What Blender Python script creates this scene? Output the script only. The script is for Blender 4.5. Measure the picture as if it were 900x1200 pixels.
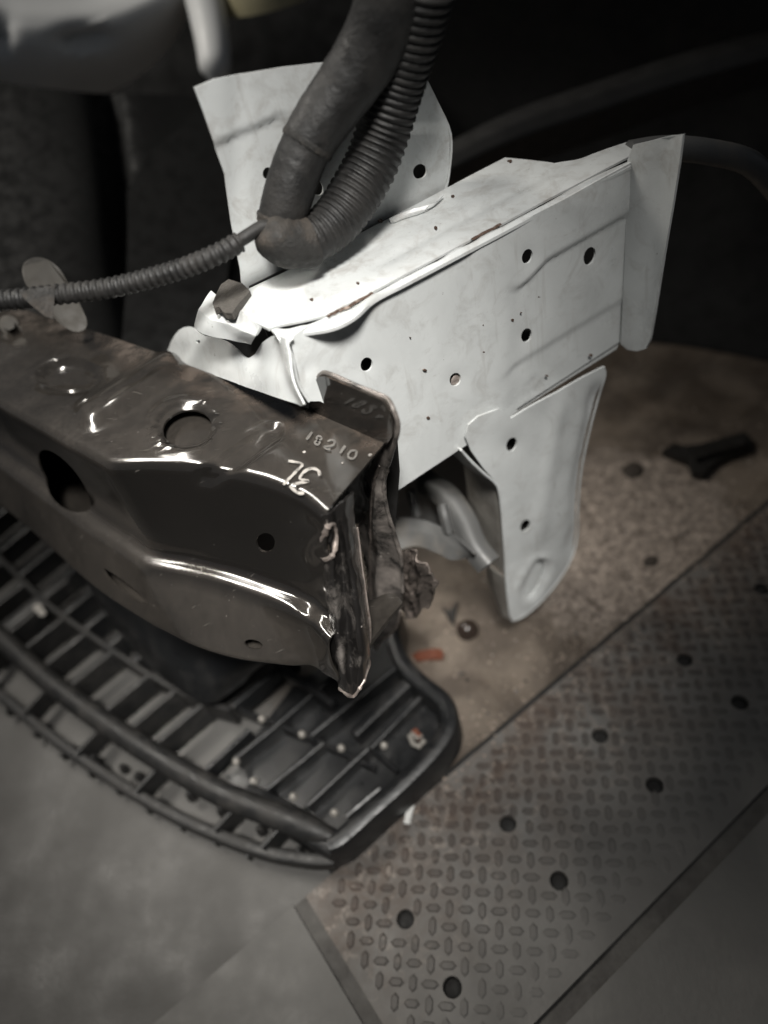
import bpy, math, random
import numpy as np
from mathutils import Vector, Matrix, noise as mnoise
from mathutils.geometry import delaunay_2d_cdt

random.seed(7)
for o in list(bpy.data.objects):
    bpy.data.objects.remove(o, do_unlink=True)
SC = bpy.context.scene
COL = SC.collection

# ------------------------------------------------------------------ camera
F = 850.0                                   # focal length in photo pixels (900 x 1200)
DOWN = np.array([.194, .668, .719]); DOWN /= np.linalg.norm(DOWN)
CAMZ = .74
_X = np.array([1., 0, 0]) - DOWN[0] * DOWN; _X /= np.linalg.norm(_X)
ROT = np.stack([_X, np.cross(-DOWN, _X), -DOWN])
CAM = np.array([0., 0., CAMZ])
cd = bpy.data.cameras.new('camera'); cam = bpy.data.objects.new('camera', cd); COL.objects.link(cam)
cd.sensor_fit = 'VERTICAL'; cd.sensor_height = 36; cd.sensor_width = 27
cd.lens = 36 * F / 1200
cd.clip_start = .01; cd.clip_end = 60
m = Matrix.Identity(4)
for c, v in enumerate((ROT @ [1, 0, 0], ROT @ [0, -1, 0], ROT @ [0, 0, -1], CAM)):
    for r in range(3): m[r][c] = v[r]
cam.matrix_world = m
cd.dof.use_dof = True; cd.dof.focus_distance = .515; cd.dof.aperture_fstop = 2.3
SC.camera = cam

# ------------------------------------------------------------------ light
w = bpy.data.worlds.new('World'); SC.world = w; w.use_nodes = True
bg = w.node_tree.nodes['Background']; bg.inputs[0].default_value = (.80, .86, .95, 1); bg.inputs[1].default_value = .055

def lamp(name, kind, loc, target, energy, color, **kw):
    l = bpy.data.lights.new(name, kind); l.energy = energy; l.color = color
    for k, v in kw.items(): setattr(l, k, v)
    o = bpy.data.objects.new(name, l); COL.objects.link(o); o.location = loc
    o.rotation_euler = (Vector(target) - Vector(loc)).to_track_quat('-Z', 'Y').to_euler()
    return o
lamp('vignette_spot', 'SPOT', (.16, -.30, 1.70), (-.155, .395, .30), 235, (1, .975, .93),  # added spot with a narrow pool, to darken the edges like a vignette
     spot_size=math.radians(25), spot_blend=1.0, shadow_soft_size=.16)
tube_l = lamp('ceiling_tube', 'AREA', (-1.16, .98, 1.95), (-.42, .66, .45), 3.0, (1, .95, .87), shape='RECTANGLE', size=1.2, size_y=.09, spread=math.radians(48))
zax = (Vector(tube_l.location) - Vector((-.42, .66, .45))).normalized(); xax = Vector((0, .97, -.22)); xax = (xax - zax * xax.dot(zax)).normalized()
tube_l.rotation_euler = Matrix((xax, zax.cross(xax), zax)).transposed().to_euler()
SC.view_settings.view_transform = 'Standard'; SC.view_settings.look = 'None'
SC.view_settings.exposure = 0.0; SC.view_settings.gamma = 1.0; SC.view_settings.use_curve_mapping = False

# ------------------------------------------------------------------ geometry helpers
def ray(px, py): return ROT @ np.array([px - 450., py - 600., F])
def P(px, py, z):
    d = ray(px, py); return CAM + d * ((z - CAMZ) / d[2])
def PD(px, py, dist):
    d = ray(px, py); return CAM + d * (dist / np.linalg.norm(d))
def PL(px, py, p, n):
    d = ray(px, py); return CAM + d * (((p - CAM) @ n) / (d @ n))
def proj(p):
    c = ROT.T @ (np.asarray(p) - CAM); return np.array([450 + F * c[0] / c[2], 600 + F * c[1] / c[2]])
def unit(v): v = np.asarray(v, float); return v / np.linalg.norm(v)

RD = unit([.845, .534, 0])                    # along the rail
RN = np.array([RD[1], -RD[0], 0])             # out of its side, towards the viewer
UP = np.array([0, 0, 1.])
ZT = .50
S0 = P(440, 345, ZT)
def S(px, py, off=0.): return PL(px, py, S0 + RN * off, RN)
SF = S(342, 392)
FN = unit(-RD * .90 + UP * .43)
def FR(px, py, off=0.): return PL(px, py, SF + FN * off, FN)      # the rail's front end, pushed back at the top
WB = P(590, 185, ZT)
def BK(px, py, off=0.): return PL(px, py, WB + RN * off, RN)      # plane of the plate at the back

def poly_in(pt, poly):
    x, y = pt; r = False; n = len(poly); j = n - 1
    for i in range(n):
        xi, yi = poly[i]; xj, yj = poly[j]
        if (yi > y) != (yj > y) and x < (xj - xi) * (y - yi) / (yj - yi) + xi: r = not r
        j = i
    return r
def polys_in(pts, poly):
    poly = np.asarray(poly, float); x, y = pts[:, 0], pts[:, 1]; r = np.zeros(len(pts), bool); n = len(poly); j = n - 1
    for i in range(n):
        xi, yi = poly[i]; xj, yj = poly[j]
        if yi != yj: r ^= ((yi > y) != (yj > y)) & (x < (xj - xi) * (y - yi) / (yj - yi) + xi)
        j = i
    return r
def seg_d(p, a, b):
    a = np.asarray(a, float); b = np.asarray(b, float); p = np.asarray(p, float)
    ab = b - a; t = max(0, min(1, (p - a) @ ab / max(ab @ ab, 1e-12)))
    return np.linalg.norm(p - a - t * ab)
def path_d(p, path): return min(seg_d(p, path[i], path[i + 1]) for i in range(len(path) - 1))
def sstep(a, b, x):
    t = max(0, min(1, (x - a) / (b - a))); return t * t * (3 - 2 * t)
def chaikin(pts, n=2, closed=True):
    pts = [np.asarray(p, float) for p in pts]
    for _ in range(n):
        q = []
        m_ = len(pts)
        for i in range(m_ if closed else m_ - 1):
            a, b = pts[i], pts[(i + 1) % m_]
            q += [a * .75 + b * .25, a * .25 + b * .75]
        if not closed: q = [pts[0]] + q + [pts[-1]]
        pts = q
    return pts
def ell(cx, cy, rx, ry, rot=0, n=20):
    c, s = math.cos(math.radians(rot)), math.sin(math.radians(rot))
    return [(cx + rx * math.cos(a) * c - ry * math.sin(a) * s, cy + rx * math.cos(a) * s + ry * math.sin(a) * c)
            for a in [2 * math.pi * i / n for i in range(n)]]
def spline(pts, n=8):
    pts = [np.asarray(p, float) for p in pts]; out = []
    for i in range(len(pts) - 1):
        p0 = pts[max(i - 1, 0)]; p1 = pts[i]; p2 = pts[i + 1]; p3 = pts[min(i + 2, len(pts) - 1)]
        for k in range(n):
            t = k / n
            out.append(.5 * (2 * p1 + (p2 - p0) * t + (2 * p0 - 5 * p1 + 4 * p2 - p3) * t * t + (3 * p1 - p0 - 3 * p2 + p3) * t ** 3))
    out.append(pts[-1]); return out
def nz(p, sc, seed=0.): return mnoise.noise(Vector((p[0] * sc + seed, p[1] * sc + seed * .7, (p[2] if len(p) > 2 else 0) * sc - seed)))
def resample(poly, step):
    out = []; n = len(poly)
    for i in range(n):
        a = np.asarray(poly[i], float); b = np.asarray(poly[(i + 1) % n], float)
        k = max(1, int(np.linalg.norm(b - a) / step))
        out += [a + (b - a) * j / k for j in range(k)]
    return out

def tri_region(outline, holes, step):
    """triangulate a 2-D outline with holes, grid points inside; returns pts, tris, boundary edges"""
    outline = resample(outline, step)
    holes = [[np.asarray(p, float) for p in h] for h in holes]
    vs = []; es = []
    for loop in [outline] + holes:
        b = len(vs); n = len(loop)
        vs += [Vector((p[0], p[1])) for p in loop]; es += [(b + i, b + (i + 1) % n) for i in range(n)]
    lo = np.min(outline, 0); hi = np.max(outline, 0)
    bp = np.array([[v[0], v[1]] for v in vs])
    gx, gy = np.meshgrid(np.arange(lo[0] + step * .5, hi[0], step), np.arange(lo[1] + step * .5, hi[1], step))
    g = np.stack([gx.ravel(), gy.ravel()], 1)
    ok = polys_in(g, outline)
    for h in holes: ok &= ~polys_in(g, h)
    g = g[ok]
    for k in range(0, len(g), 2000):
        c = g[k:k + 2000]
        d2 = ((c[:, None, :] - bp[None]) ** 2).sum(2).min(1)
        vs += [Vector((p[0], p[1])) for p in c[d2 > (.4 * step) ** 2]]
    r = delaunay_2d_cdt(vs, es, [], 0, 1e-6)
    pts = [np.array(v) for v in r[0]]; pa = np.array(pts)
    fs = [list(f) for f in r[2]]
    cen = np.array([pa[f].mean(0) for f in fs])
    ok = polys_in(cen, outline)
    for h in holes: ok &= ~polys_in(cen, h)
    return pts, [f for f, o_ in zip(fs, ok) if o_]
def thicken(pts3, tris, nrm, thick):
    """nrm: one vector or one per vertex; back copy at -nrm*thick, own rim vertices"""
    n = len(pts3); N = [nrm] * n if np.ndim(nrm) == 1 else nrm
    V = list(pts3) + [p - q * thick for p, q in zip(pts3, N)]
    Fc = [list(t) for t in tris] + [[i + n for i in reversed(t)] for t in tris]
    cnt = {}
    for t in tris:
        for i in range(len(t)):
            e = (t[i], t[(i + 1) % len(t)]); k = tuple(sorted(e)); cnt.setdefault(k, []).append(e)
    dup = {}
    def d(i):
        if i not in dup:
            dup[i] = len(V); V.append(V[i])
        return dup[i]
    for k, l in cnt.items():
        if len(l) == 1:
            a, b = l[0]; Fc.append([d(b), d(a), d(a + n), d(b + n)])
    return V, Fc
def sheet(outline, holes, fn, nrm, thick=.0015, step=8, disp=None):
    pts, tris = tri_region(outline, holes, step)
    p3 = []
    for p in pts:
        q = fn(p[0], p[1])
        if disp: q = q + nrm * disp(p[0], p[1])
        p3.append(q)
    if tris:
        a, b, c = (p3[i] for i in tris[0])
        if np.cross(b - a, c - a) @ nrm < 0: tris = [list(reversed(t)) for t in tris]
    return thicken(p3, tris, nrm, thick)
def grid_eval(G, s, t):
    """G[i][j] 3-D points; Catmull-Rom in i, linear in j; s and t arrays"""
    G = np.asarray(G, float); ni, nj = G.shape[:2]
    s = np.clip(np.atleast_1d(s).astype(float), 0, ni - 1.0001); t = np.clip(np.atleast_1d(t).astype(float), 0, nj - 1.0001)
    i = s.astype(int); a = (s - i)[:, None]; j = t.astype(int); b = (t - j)[:, None]
    def row(k): k = np.clip(k, 0, ni - 1); return G[k, j] * (1 - b) + G[k, j + 1] * b
    p0, p1, p2, p3 = row(i - 1), row(i), row(i + 1), row(i + 2)
    return .5 * (2 * p1 + (p2 - p0) * a + (2 * p0 - 5 * p1 + 4 * p2 - p3) * a * a + (3 * p1 - p0 - 3 * p2 + p3) * a ** 3)
def invert(G, polys, trange, srange=None):
    """photo outlines -> (s,t) outlines on the loft"""
    ni = len(G); srange = srange or (0, ni - 1)
    ss = np.linspace(srange[0], srange[1], 160); ts = np.linspace(trange[0], trange[1], 60)
    sg, tg = np.meshgrid(ss, ts, indexing='ij')
    tab = np.array([proj(p) for p in grid_eval(G, sg.ravel(), tg.ravel())]).reshape(len(ss), len(ts), 2)
    out = []
    for poly in polys:
        q = []
        for p in poly:
            d = ((tab - np.array(p)) ** 2).sum(2); i, j = np.unravel_index(np.argmin(d), d.shape)
            i = min(max(i, 1), len(ss) - 2); j = min(max(j, 1), len(ts) - 2)
            J = np.stack([(tab[i + 1, j] - tab[i - 1, j]) / (ss[i + 1] - ss[i - 1]), (tab[i, j + 1] - tab[i, j - 1]) / (ts[j + 1] - ts[j - 1])], 1)
            st = np.array([ss[i], ts[j]]) + np.linalg.lstsq(J, np.array(p) - tab[i, j], rcond=None)[0]
            q.append(st)
        out.append(q)
    return out
def loft(G, step_s, step_t, holes=(), thick=.0018, disp=None):
    """sheet over a grid of control points; holes are (s,t) outlines"""
    ni, nj = len(G) - 1, len(G[0]) - 1
    k = step_s / step_t                        # make parameter space roughly square
    out = [(0, 0), (ni, 0), (ni, nj * k), (0, nj * k)]
    hs = [[(a, b * k) for a, b in h] for h in holes]
    pts, tris = tri_region(out, hs, step_s)
    e = .02
    sv = np.array([p[0] for p in pts]); tv_ = np.array([p[1] for p in pts]) / k
    p3 = list(grid_eval(G, sv, tv_))
    nr = np.cross(grid_eval(G, sv + e, tv_) - grid_eval(G, sv - e, tv_), grid_eval(G, sv, tv_ + e * 2) - grid_eval(G, sv, tv_ - e * 2))
    nr = list(nr / np.maximum(np.linalg.norm(nr, axis=1), 1e-12)[:, None])
    if np.mean([n @ (CAM - q) for n, q in zip(nr, p3)]) < 0: nr = [-n for n in nr]
    if disp: p3 = [q + n * disp(q, proj(q)) for q, n in zip(p3, nr)]
    a, b, cc = (p3[i] for i in tris[len(tris) // 2])
    if np.cross(b - a, cc - a) @ nr[tris[len(tris) // 2][0]] < 0: tris = [list(reversed(t)) for t in tris]
    return thicken(p3, tris, nr, thick)
def frame_path(path):
    T = []
    for i in range(len(path)):
        T.append(unit(path[min(i + 1, len(path) - 1)] - path[max(i - 1, 0)]))
    return T
def tube(path, radii, seg=14, caps=True, flat=None):
    path = [np.asarray(p, float) for p in path]; T = frame_path(path)
    if np.ndim(radii) == 0: radii = [radii] * len(path)
    ref = UP if abs(T[0] @ UP) < .9 else np.array([1., 0, 0])
    V = []; Fc = []; u = unit(np.cross(T[0], ref))
    for p, t, r in zip(path, T, radii):
        u = unit(u - (u @ t) * t); v = np.cross(t, u)
        for k in range(seg):
            a = 2 * math.pi * k / seg; V.append(p + r * (math.cos(a) * u + math.sin(a) * v))
    for i in range(len(path) - 1):
        for k in range(seg): Fc.append([i * seg + k, i * seg + (k + 1) % seg, (i + 1) * seg + (k + 1) % seg, (i + 1) * seg + k])
    if caps:
        Fc.append(list(reversed(range(seg)))); Fc.append([(len(path) - 1) * seg + k for k in range(seg)])
    return V, Fc
def sweep(path, prof, up=UP, closed=False):
    """sweep a closed 2-D profile (side, up) along a path"""
    path = [np.asarray(p, float) for p in path]; T = frame_path(path); n = len(prof); V = []; Fc = []
    for p, t in zip(path, T):
        s = unit(np.cross(t, up)); u = np.cross(s, t)
        for a, b in prof: V.append(p + s * a + u * b)
    for i in range(len(path) - 1):
        for k in range(n): Fc.append([i * n + k, i * n + (k + 1) % n, (i + 1) * n + (k + 1) % n, (i + 1) * n + k])
    Fc.append(list(reversed(range(n)))); Fc.append([(len(path) - 1) * n + k for k in range(n)])
    return V, Fc
def rrect(wd, h, r, z0=0.):
    """rounded bar profile: width wd, from z0 to z0+h, top corners rounded"""
    return [(-wd / 2, z0), (wd / 2, z0), (wd / 2, z0 + h - r), (wd / 2 - r * .3, z0 + h - r * .3), (wd / 2 - r, z0 + h),
            (-wd / 2 + r, z0 + h), (-wd / 2 + r * .3, z0 + h - r * .3), (-wd / 2, z0 + h - r)]
def prism(outline3, depth, nrm):
    n = len(outline3); a = [np.asarray(p) for p in outline3]
    V = a + [p - nrm * depth for p in a] + a + [p - nrm * depth for p in a]
    return V, [list(range(n)), list(reversed(range(n, 2 * n)))] + [[2 * n + (i + 1) % n, 2 * n + i, 3 * n + i, 3 * n + (i + 1) % n] for i in range(n)]
def dome(c, r, h, nrm=UP, seg=12, rings=4):
    n = unit(nrm); u = unit(np.cross(n, [.3, .9, .2])); v = np.cross(n, u); V = []; Fc = []
    for j in range(rings):
        a = j / rings * math.pi / 2
        for k in range(seg):
            b = 2 * math.pi * k / seg; V.append(c + n * h * math.sin(a) + r * math.cos(a) * (math.cos(b) * u + math.sin(b) * v))
    V.append(c + n * h)
    for j in range(rings - 1):
        for k in range(seg): Fc.append([j * seg + k, j * seg + (k + 1) % seg, (j + 1) * seg + (k + 1) % seg, (j + 1) * seg + k])
    for k in range(seg): Fc.append([(rings - 1) * seg + k, (rings - 1) * seg + (k + 1) % seg, len(V) - 1])
    return V, Fc
def ribbon(px_path, wpx, fn, nrm, lift=.0004):
    pts = [np.array(p, float) for p in px_path]; V = []; Fc = []
    for i, p in enumerate(pts):
        t = unit(pts[min(i + 1, len(pts) - 1)] - pts[max(i - 1, 0)]); s = np.array([-t[1], t[0]])
        ww = wpx * (.8 + .4 * random.random()) / 2
        for k in (-1, 1): V.append(fn(*(p + s * ww * k)) + nrm * lift)
    for i in range(len(pts) - 1): Fc.append([2 * i, 2 * i + 1, 2 * i + 3, 2 * i + 2])
    return V, Fc
def merge(*vf):
    V = []; Fc = []
    for v, f in vf:
        b = len(V); V += list(v); Fc += [[i + b for i in q] for q in f]
    return V, Fc

# ------------------------------------------------------------------ object helpers
def world_loc(o):
    v = np.array(o.location)
    while o.parent: o = o.parent; v = v + np.array(o.location)
    return v
def mesh_obj(name, vf, mat, parent=None, smooth=True, origin=None):
    V, Fc = vf
    V = np.array(V, float); org = V.mean(0) if origin is None else np.asarray(origin, float)
    me = bpy.data.meshes.new(name); me.from_pydata((V - org).tolist(), [], Fc); me.update()
    if smooth:
        for p in me.polygons: p.use_smooth = True
        try: me.set_sharp_from_angle(angle=math.radians(38))
        except Exception: pass
    me.materials.append(mat)
    o = bpy.data.objects.new(name, me); COL.objects.link(o)
    if parent is not None: o.parent = parent; o.location = org - world_loc(parent)
    else: o.location = org
    return o
def tag(o, label, cat, group=None):
    o['label'] = label; o['category'] = cat
    if group: o['group'] = group
    return o
def thing(name, label, cat, loc, group=None):
    o = bpy.data.objects.new(name, None); COL.objects.link(o); o.location = loc; o.empty_display_size = .02
    return tag(o, label, cat, group)

# ------------------------------------------------------------------ materials
def _nodes(name):
    mt = bpy.data.materials.new(name); mt.use_nodes = True
    nt = mt.node_tree; b = nt.nodes['Principled BSDF']
    g = nt.nodes.new('ShaderNodeNewGeometry')
    return mt, nt, b, g.outputs['Position']
def n_noise(nt, pos, scale, detail=4, rough=.55, dist=0.):
    n = nt.nodes.new('ShaderNodeTexNoise'); n.inputs['Scale'].default_value = scale; n.inputs['Detail'].default_value = detail
    n.inputs['Roughness'].default_value = rough; n.inputs['Distortion'].default_value = dist
    nt.links.new(pos, n.inputs['Vector']); return n.outputs['Fac']
def n_ramp(nt, fac, lo, hi, c0=(0, 0, 0), c1=(1, 1, 1)):
    r = nt.nodes.new('ShaderNodeValToRGB'); e = r.color_ramp.elements
    e[0].position = lo; e[0].color = (*c0, 1); e[1].position = hi; e[1].color = (*c1, 1)
    nt.links.new(fac, r.inputs[0]); return r.outputs[0]
def n_mix(nt, fac, a, b):
    x = nt.nodes.new('ShaderNodeMix'); x.data_type = 'RGBA'
    if isinstance(fac, (int, float)): x.inputs[0].default_value = fac
    else: nt.links.new(fac, x.inputs[0])
    for sck, v in ((x.inputs[6], a), (x.inputs[7], b)):
        if isinstance(v, tuple): sck.default_value = (*v, 1)
        else: nt.links.new(v, sck)
    return x.outputs[2]
def n_math(nt, op, a, b=None):
    x = nt.nodes.new('ShaderNodeMath'); x.operation = op; x.use_clamp = op in ('MULTIPLY', 'ADD', 'MAXIMUM')
    for i, v in enumerate((a, b)):
        if v is None: continue
        if isinstance(v, (int, float)): x.inputs[i].default_value = v
        else: nt.links.new(v, x.inputs[i])
    return x.outputs[0]
def n_bump(nt, bsdf, h, strength, dist=.002):
    x = nt.nodes.new('ShaderNodeBump'); x.inputs['Strength'].default_value = strength; x.inputs['Distance'].default_value = dist
    nt.links.new(h, x.inputs['Height']); nt.links.new(x.outputs[0], bsdf.inputs['Normal'])
def n_side(nt, pos, nvec, p0, lo, hi):
    """0..1 mask across a line: signed distance of position from p0 along nvec"""
    d = nt.nodes.new('ShaderNodeVectorMath'); d.operation = 'DOT_PRODUCT'; nt.links.new(pos, d.inputs[0]); d.inputs[1].default_value = tuple(nvec)
    mr = nt.nodes.new('ShaderNodeMapRange'); o = float(np.dot(nvec, p0)); mr.inputs[1].default_value = o + lo; mr.inputs[2].default_value = o + hi
    mr.inputs[3].default_value = 0; mr.inputs[4].default_value = 1
    return d.outputs['Value'], mr
def simple(name, col, rough=.5, metal=0., var=.25, scale=30, bump=0., bscale=400, dust=None, dust_lo=.5, dust_hi=.7, dscale=14, dust_rough=.75, speck=None, spec=.5):
    mt, nt, b, pos = _nodes(name)
    f = n_noise(nt, pos, scale, 5)
    c = n_mix(nt, f, tuple(x * (1 - var) for x in col), tuple(min(1, x * (1 + var)) for x in col))
    rgh = n_ramp(nt, n_noise(nt, pos, scale * 3, 4), .3, .7, (rough * .75,) * 3, (min(1, rough * 1.25),) * 3)
    if dust:
        dm = n_ramp(nt, n_noise(nt, pos, dscale, 7, .65, .4), dust_lo, dust_hi)
        c = n_mix(nt, dm, c, dust); rgh = n_mix(nt, dm, rgh, (dust_rough,) * 3)
    if speck:
        sm = n_ramp(nt, n_noise(nt, pos, speck[1], 2, .5), speck[2], speck[2] + .03)
        c = n_mix(nt, sm, c, speck[0])
    nt.links.new(c, b.inputs['Base Color']); nt.links.new(rgh, b.inputs['Roughness'])
    b.inputs['Metallic'].default_value = metal; b.inputs['Specular IOR Level'].default_value = spec
    if bump: n_bump(nt, b, n_noise(nt, pos, bscale, 5), bump)
    return mt

M = {}
def white_paint():
    mt, nt, b, pos = _nodes('chipped_white_paint')
    big = n_ramp(nt, n_noise(nt, pos, 13, 6, .6, .6), .35, .72)
    c = n_mix(nt, big, (.67, .69, .685), (.53, .545, .54))
    gr = n_ramp(nt, n_noise(nt, pos, 38, 8, .72, .8), .52, .80)
    c = n_mix(nt, n_math(nt, 'MULTIPLY', gr, .55), c, (.28, .262, .235))
    chip = n_ramp(nt, n_noise(nt, pos, 150, 4, .6, .3), .735, .745)
    c = n_mix(nt, chip, c, (.13, .11, .095))
    # light scratches / runs stretched along the rail, and upright dirt runs
    ang = -math.atan2(RD[1], RD[0])
    for scl, lo, am, colr in (((10, 170, 260), .69, .45, (.33, .31, .28)), ((120, 30, 9), .60, .28, (.36, .345, .32)), ((60, 400, 420), .73, .8, (.16, .14, .125))):
        mp = nt.nodes.new('ShaderNodeMapping'); mp.inputs['Rotation'].default_value = (0, 0, ang); mp.inputs['Scale'].default_value = scl
        nt.links.new(pos, mp.inputs['Vector'])
        sc = n_ramp(nt, n_noise(nt, mp.outputs[0], 1.0, 4, .6), lo, lo + .09)
        c = n_mix(nt, n_math(nt, 'MULTIPLY', sc, am), c, colr)
    # grime gathered along the folded top seam
    d, mr = n_side(nt, pos, UP, np.array([0, 0, ZT]), -.020, -.002); nt.links.new(d, mr.inputs[0])
    gs = n_math(nt, 'MULTIPLY', mr.outputs[0], n_ramp(nt, n_noise(nt, pos, 60, 7, .7, .5), .50, .70))
    c = n_mix(nt, n_math(nt, 'MULTIPLY', gs, .40), c, (.27, .235, .20))
    nt.links.new(c, b.inputs['Base Color'])
    nt.links.new(n_ramp(nt, n_noise(nt, pos, 30, 5), .3, .75, (.22,) * 3, (.48,) * 3), b.inputs['Roughness'])
    b.inputs['Coat Weight'].default_value = .25; b.inputs['Coat Roughness'].default_value = .2
    n_bump(nt, b, n_noise(nt, pos, 260, 4, .6), .06, .001)
    return mt
M['white'] = white_paint()
def black_paint():
    mt, nt, b, pos = _nodes('scuffed_black_paint')
    geo = nt.nodes.new('ShaderNodeNewGeometry'); sx = nt.nodes.new('ShaderNodeSeparateXYZ'); nt.links.new(geo.outputs['Normal'], sx.inputs[0])
    upf = n_ramp(nt, sx.outputs['Z'], .80, .97)                                   # dust settles on what faces up
    dn = n_ramp(nt, n_noise(nt, pos, 20, 6, .6, .25), .28, .80, (.30,) * 3, (1,) * 3)
    fine = n_ramp(nt, n_noise(nt, pos, 220, 5, .7), .25, .8, (.45,) * 3, (1,) * 3)
    # lighter tone painted on the outer left run and lower lip for floor reflections
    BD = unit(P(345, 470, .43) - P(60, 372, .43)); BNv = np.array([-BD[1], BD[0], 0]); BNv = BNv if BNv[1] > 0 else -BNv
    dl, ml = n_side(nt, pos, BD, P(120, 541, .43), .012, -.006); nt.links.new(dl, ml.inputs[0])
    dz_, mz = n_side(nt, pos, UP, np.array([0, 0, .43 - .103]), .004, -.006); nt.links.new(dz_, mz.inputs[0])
    dust_refl0 = n_math(nt, 'MAXIMUM', n_math(nt, 'MULTIPLY', upf, .19), n_math(nt, 'MAXIMUM', n_math(nt, 'MULTIPLY', ml.outputs[0], .16), n_math(nt, 'MULTIPLY', mz.outputs[0], .17)))
    dust_refl = n_math(nt, 'MULTIPLY', n_math(nt, 'MULTIPLY', dn, fine), n_math(nt, 'ADD', dust_refl0, .015))
    c = n_mix(nt, dust_refl, (.010, .0092, .0085), (.27, .235, .20))
    # brown rust bloom along the back edge
    d, mr = n_side(nt, pos, BNv, P(250, 436, .43), -.034, -.004)
    nt.links.new(d, mr.inputs[0])
    rm = n_math(nt, 'MULTIPLY', n_math(nt, 'MULTIPLY', mr.outputs[0], upf), n_ramp(nt, n_noise(nt, pos, 30, 7, .7, .4), .44, .66))
    c = n_mix(nt, n_math(nt, 'MULTIPLY', rm, .50), c, (.16, .118, .09))
    sp = n_ramp(nt, n_noise(nt, pos, 330, 2, .5), .77, .79); c = n_mix(nt, n_math(nt, 'MULTIPLY', sp, .5), c, (.4, .38, .35))
    scm = nt.nodes.new('ShaderNodeMapping'); scm.inputs['Rotation'].default_value = (0, 0, .5); scm.inputs['Scale'].default_value = (40, 420, 60); nt.links.new(pos, scm.inputs['Vector'])
    scr_ = n_ramp(nt, n_noise(nt, scm.outputs[0], 1.0, 3, .6), .68, .74); c = n_mix(nt, n_math(nt, 'MULTIPLY', scr_, .18), c, (.3, .28, .25))
    nt.links.new(c, b.inputs['Base Color'])
    r = n_mix(nt, n_math(nt, 'MULTIPLY', dust_refl, 1.6), (.10,) * 3, (.45,) * 3); r = n_mix(nt, rm, r, (.5,) * 3)
    nt.links.new(r, b.inputs['Roughness'])
    b.inputs['Coat Weight'].default_value = .6; b.inputs['Coat Roughness'].default_value = .10
    b.inputs['Specular IOR Level'].default_value = .8
    n_bump(nt, b, n_noise(nt, pos, 14, 3, .5), .03, .003)
    return mt
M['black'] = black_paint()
M['torn'] = simple('torn_dirty_steel', (.030, .028, .026), .24, .15, .5, 40, .25, 70, dust=(.30, .265, .24), dust_lo=.40, dust_hi=.70, dscale=38, dust_rough=.5, speck=((.42, .38, .35), 150, .72))
M['bare'] = simple('bare_bent_metal', (.36, .31, .28), .38, .5, .5, 90, .4, 300, dust=(.10, .07, .055), dust_lo=.5, dust_hi=.7, dscale=120)
M['crush'] = simple('crushed_black_steel', (.013, .012, .0115), .20, 0, .5, 40, .2, 50, dust=(.21, .19, .175), dust_lo=.50, dust_hi=.74, dscale=24, dust_rough=.38, speck=((.42, .38, .35), 150, .74), spec=.8)
M['scrap'] = simple('ragged_rusty_steel', (.10, .085, .075), .42, .3, .5, 70, .4, 200, dust=(.30, .25, .22), dust_lo=.48, dust_hi=.66, dscale=60)
M['rust'] = simple('rust', (.075, .045, .032), .85, 0, .5, 160, .6, 500, dust=(.30, .24, .2), dust_lo=.55, dust_hi=.65, dscale=200)
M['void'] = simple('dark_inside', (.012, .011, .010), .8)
M['chalk'] = simple('paint_marker_strokes', (.33, .31, .285), .7, 0, .4, 200, dust=(.04, .036, .032), dust_lo=.50, dust_hi=.62, dscale=150)
M['stamp'] = simple('stamped_digits', (.12, .113, .104), .6, 0, .4, 250)
M['plastic'] = simple('black_grille_plastic', (.010, .0104, .011), .36, 0, .3, 30, .15, 260, dust=(.030, .028, .026), dust_lo=.50, dust_hi=.85, dscale=40)
M['plastic_dusty'] = simple('dusty_black_plastic', (.014, .014, .014), .45, 0, .3, 30, .2, 260, dust=(.036, .033, .030), dust_lo=.42, dust_hi=.8, dscale=40)
M['shroud'] = simple('matt_black_shroud_plastic', (.007, .0072, .0072), .75, 0, .3, 20, .1, 200, spec=.2)
M['hose'] = simple('dusty_black_loom', (.011, .0107, .0104), .55, 0, .35, 40, .3, 300, dust=(.030, .0275, .025), dust_lo=.44, dust_hi=.78, dscale=36)
M['tape'] = simple('dusty_cloth_tape', (.020, .019, .0175), .75, 0, .35, 50, .5, 500, dust=(.072, .058, .046), dust_lo=.45, dust_hi=.75, dscale=36)
M['tan'] = simple('tan_dirty_plastic', (.070, .064, .055), .6, 0, .25, 40)
M['foam'] = simple('grey_foam', (.075, .068, .060), .9, 0, .3, 80, .8, 500)
M['flange'] = simple('shaded_dirty_underbody_paint', (.20, .19, .172), .6, 0, .3, 30, .2, 150, dust=(.11, .095, .08), dust_lo=.45, dust_hi=.75, dscale=24)  # white paint darkened for shade under the rail, plus underside dirt
M['galv'] = simple('grey_primer_metal', (.10, .10, .098), .45, .1, .2, 25, .15, 80, dust=(.18, .16, .135), dust_lo=.5, dust_hi=.75, dscale=20)
M['pale'] = simple('pale_grey_painted_panel', (.72, .73, .73), .5, 0, .12, 10)
M['darkmetal'] = simple('dark_and_shaded_metal', (.035, .034, .033), .6, .1, .3, 15)
M['liner'] = simple('black_liner_felt', (.012, .012, .012), .85, 0, .4, 12)
M['clod'] = simple('dark_damp_clod', (.035, .027, .021), .8, 0, .5, 90, .8, 300)
M['rivet'] = simple('dull_rivet', (.33, .31, .28), .5, .4, .3, 100)
M['orange'] = simple('orange_shard', (.13, .045, .026), .35, 0, .35, 150, .3, 300)
M['blackbit'] = simple('black_rubber_bits', (.012, .011, .010), .45)
M['oily'] = simple('oil_black_bolt', (.010, .0095, .009), .8)
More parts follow.
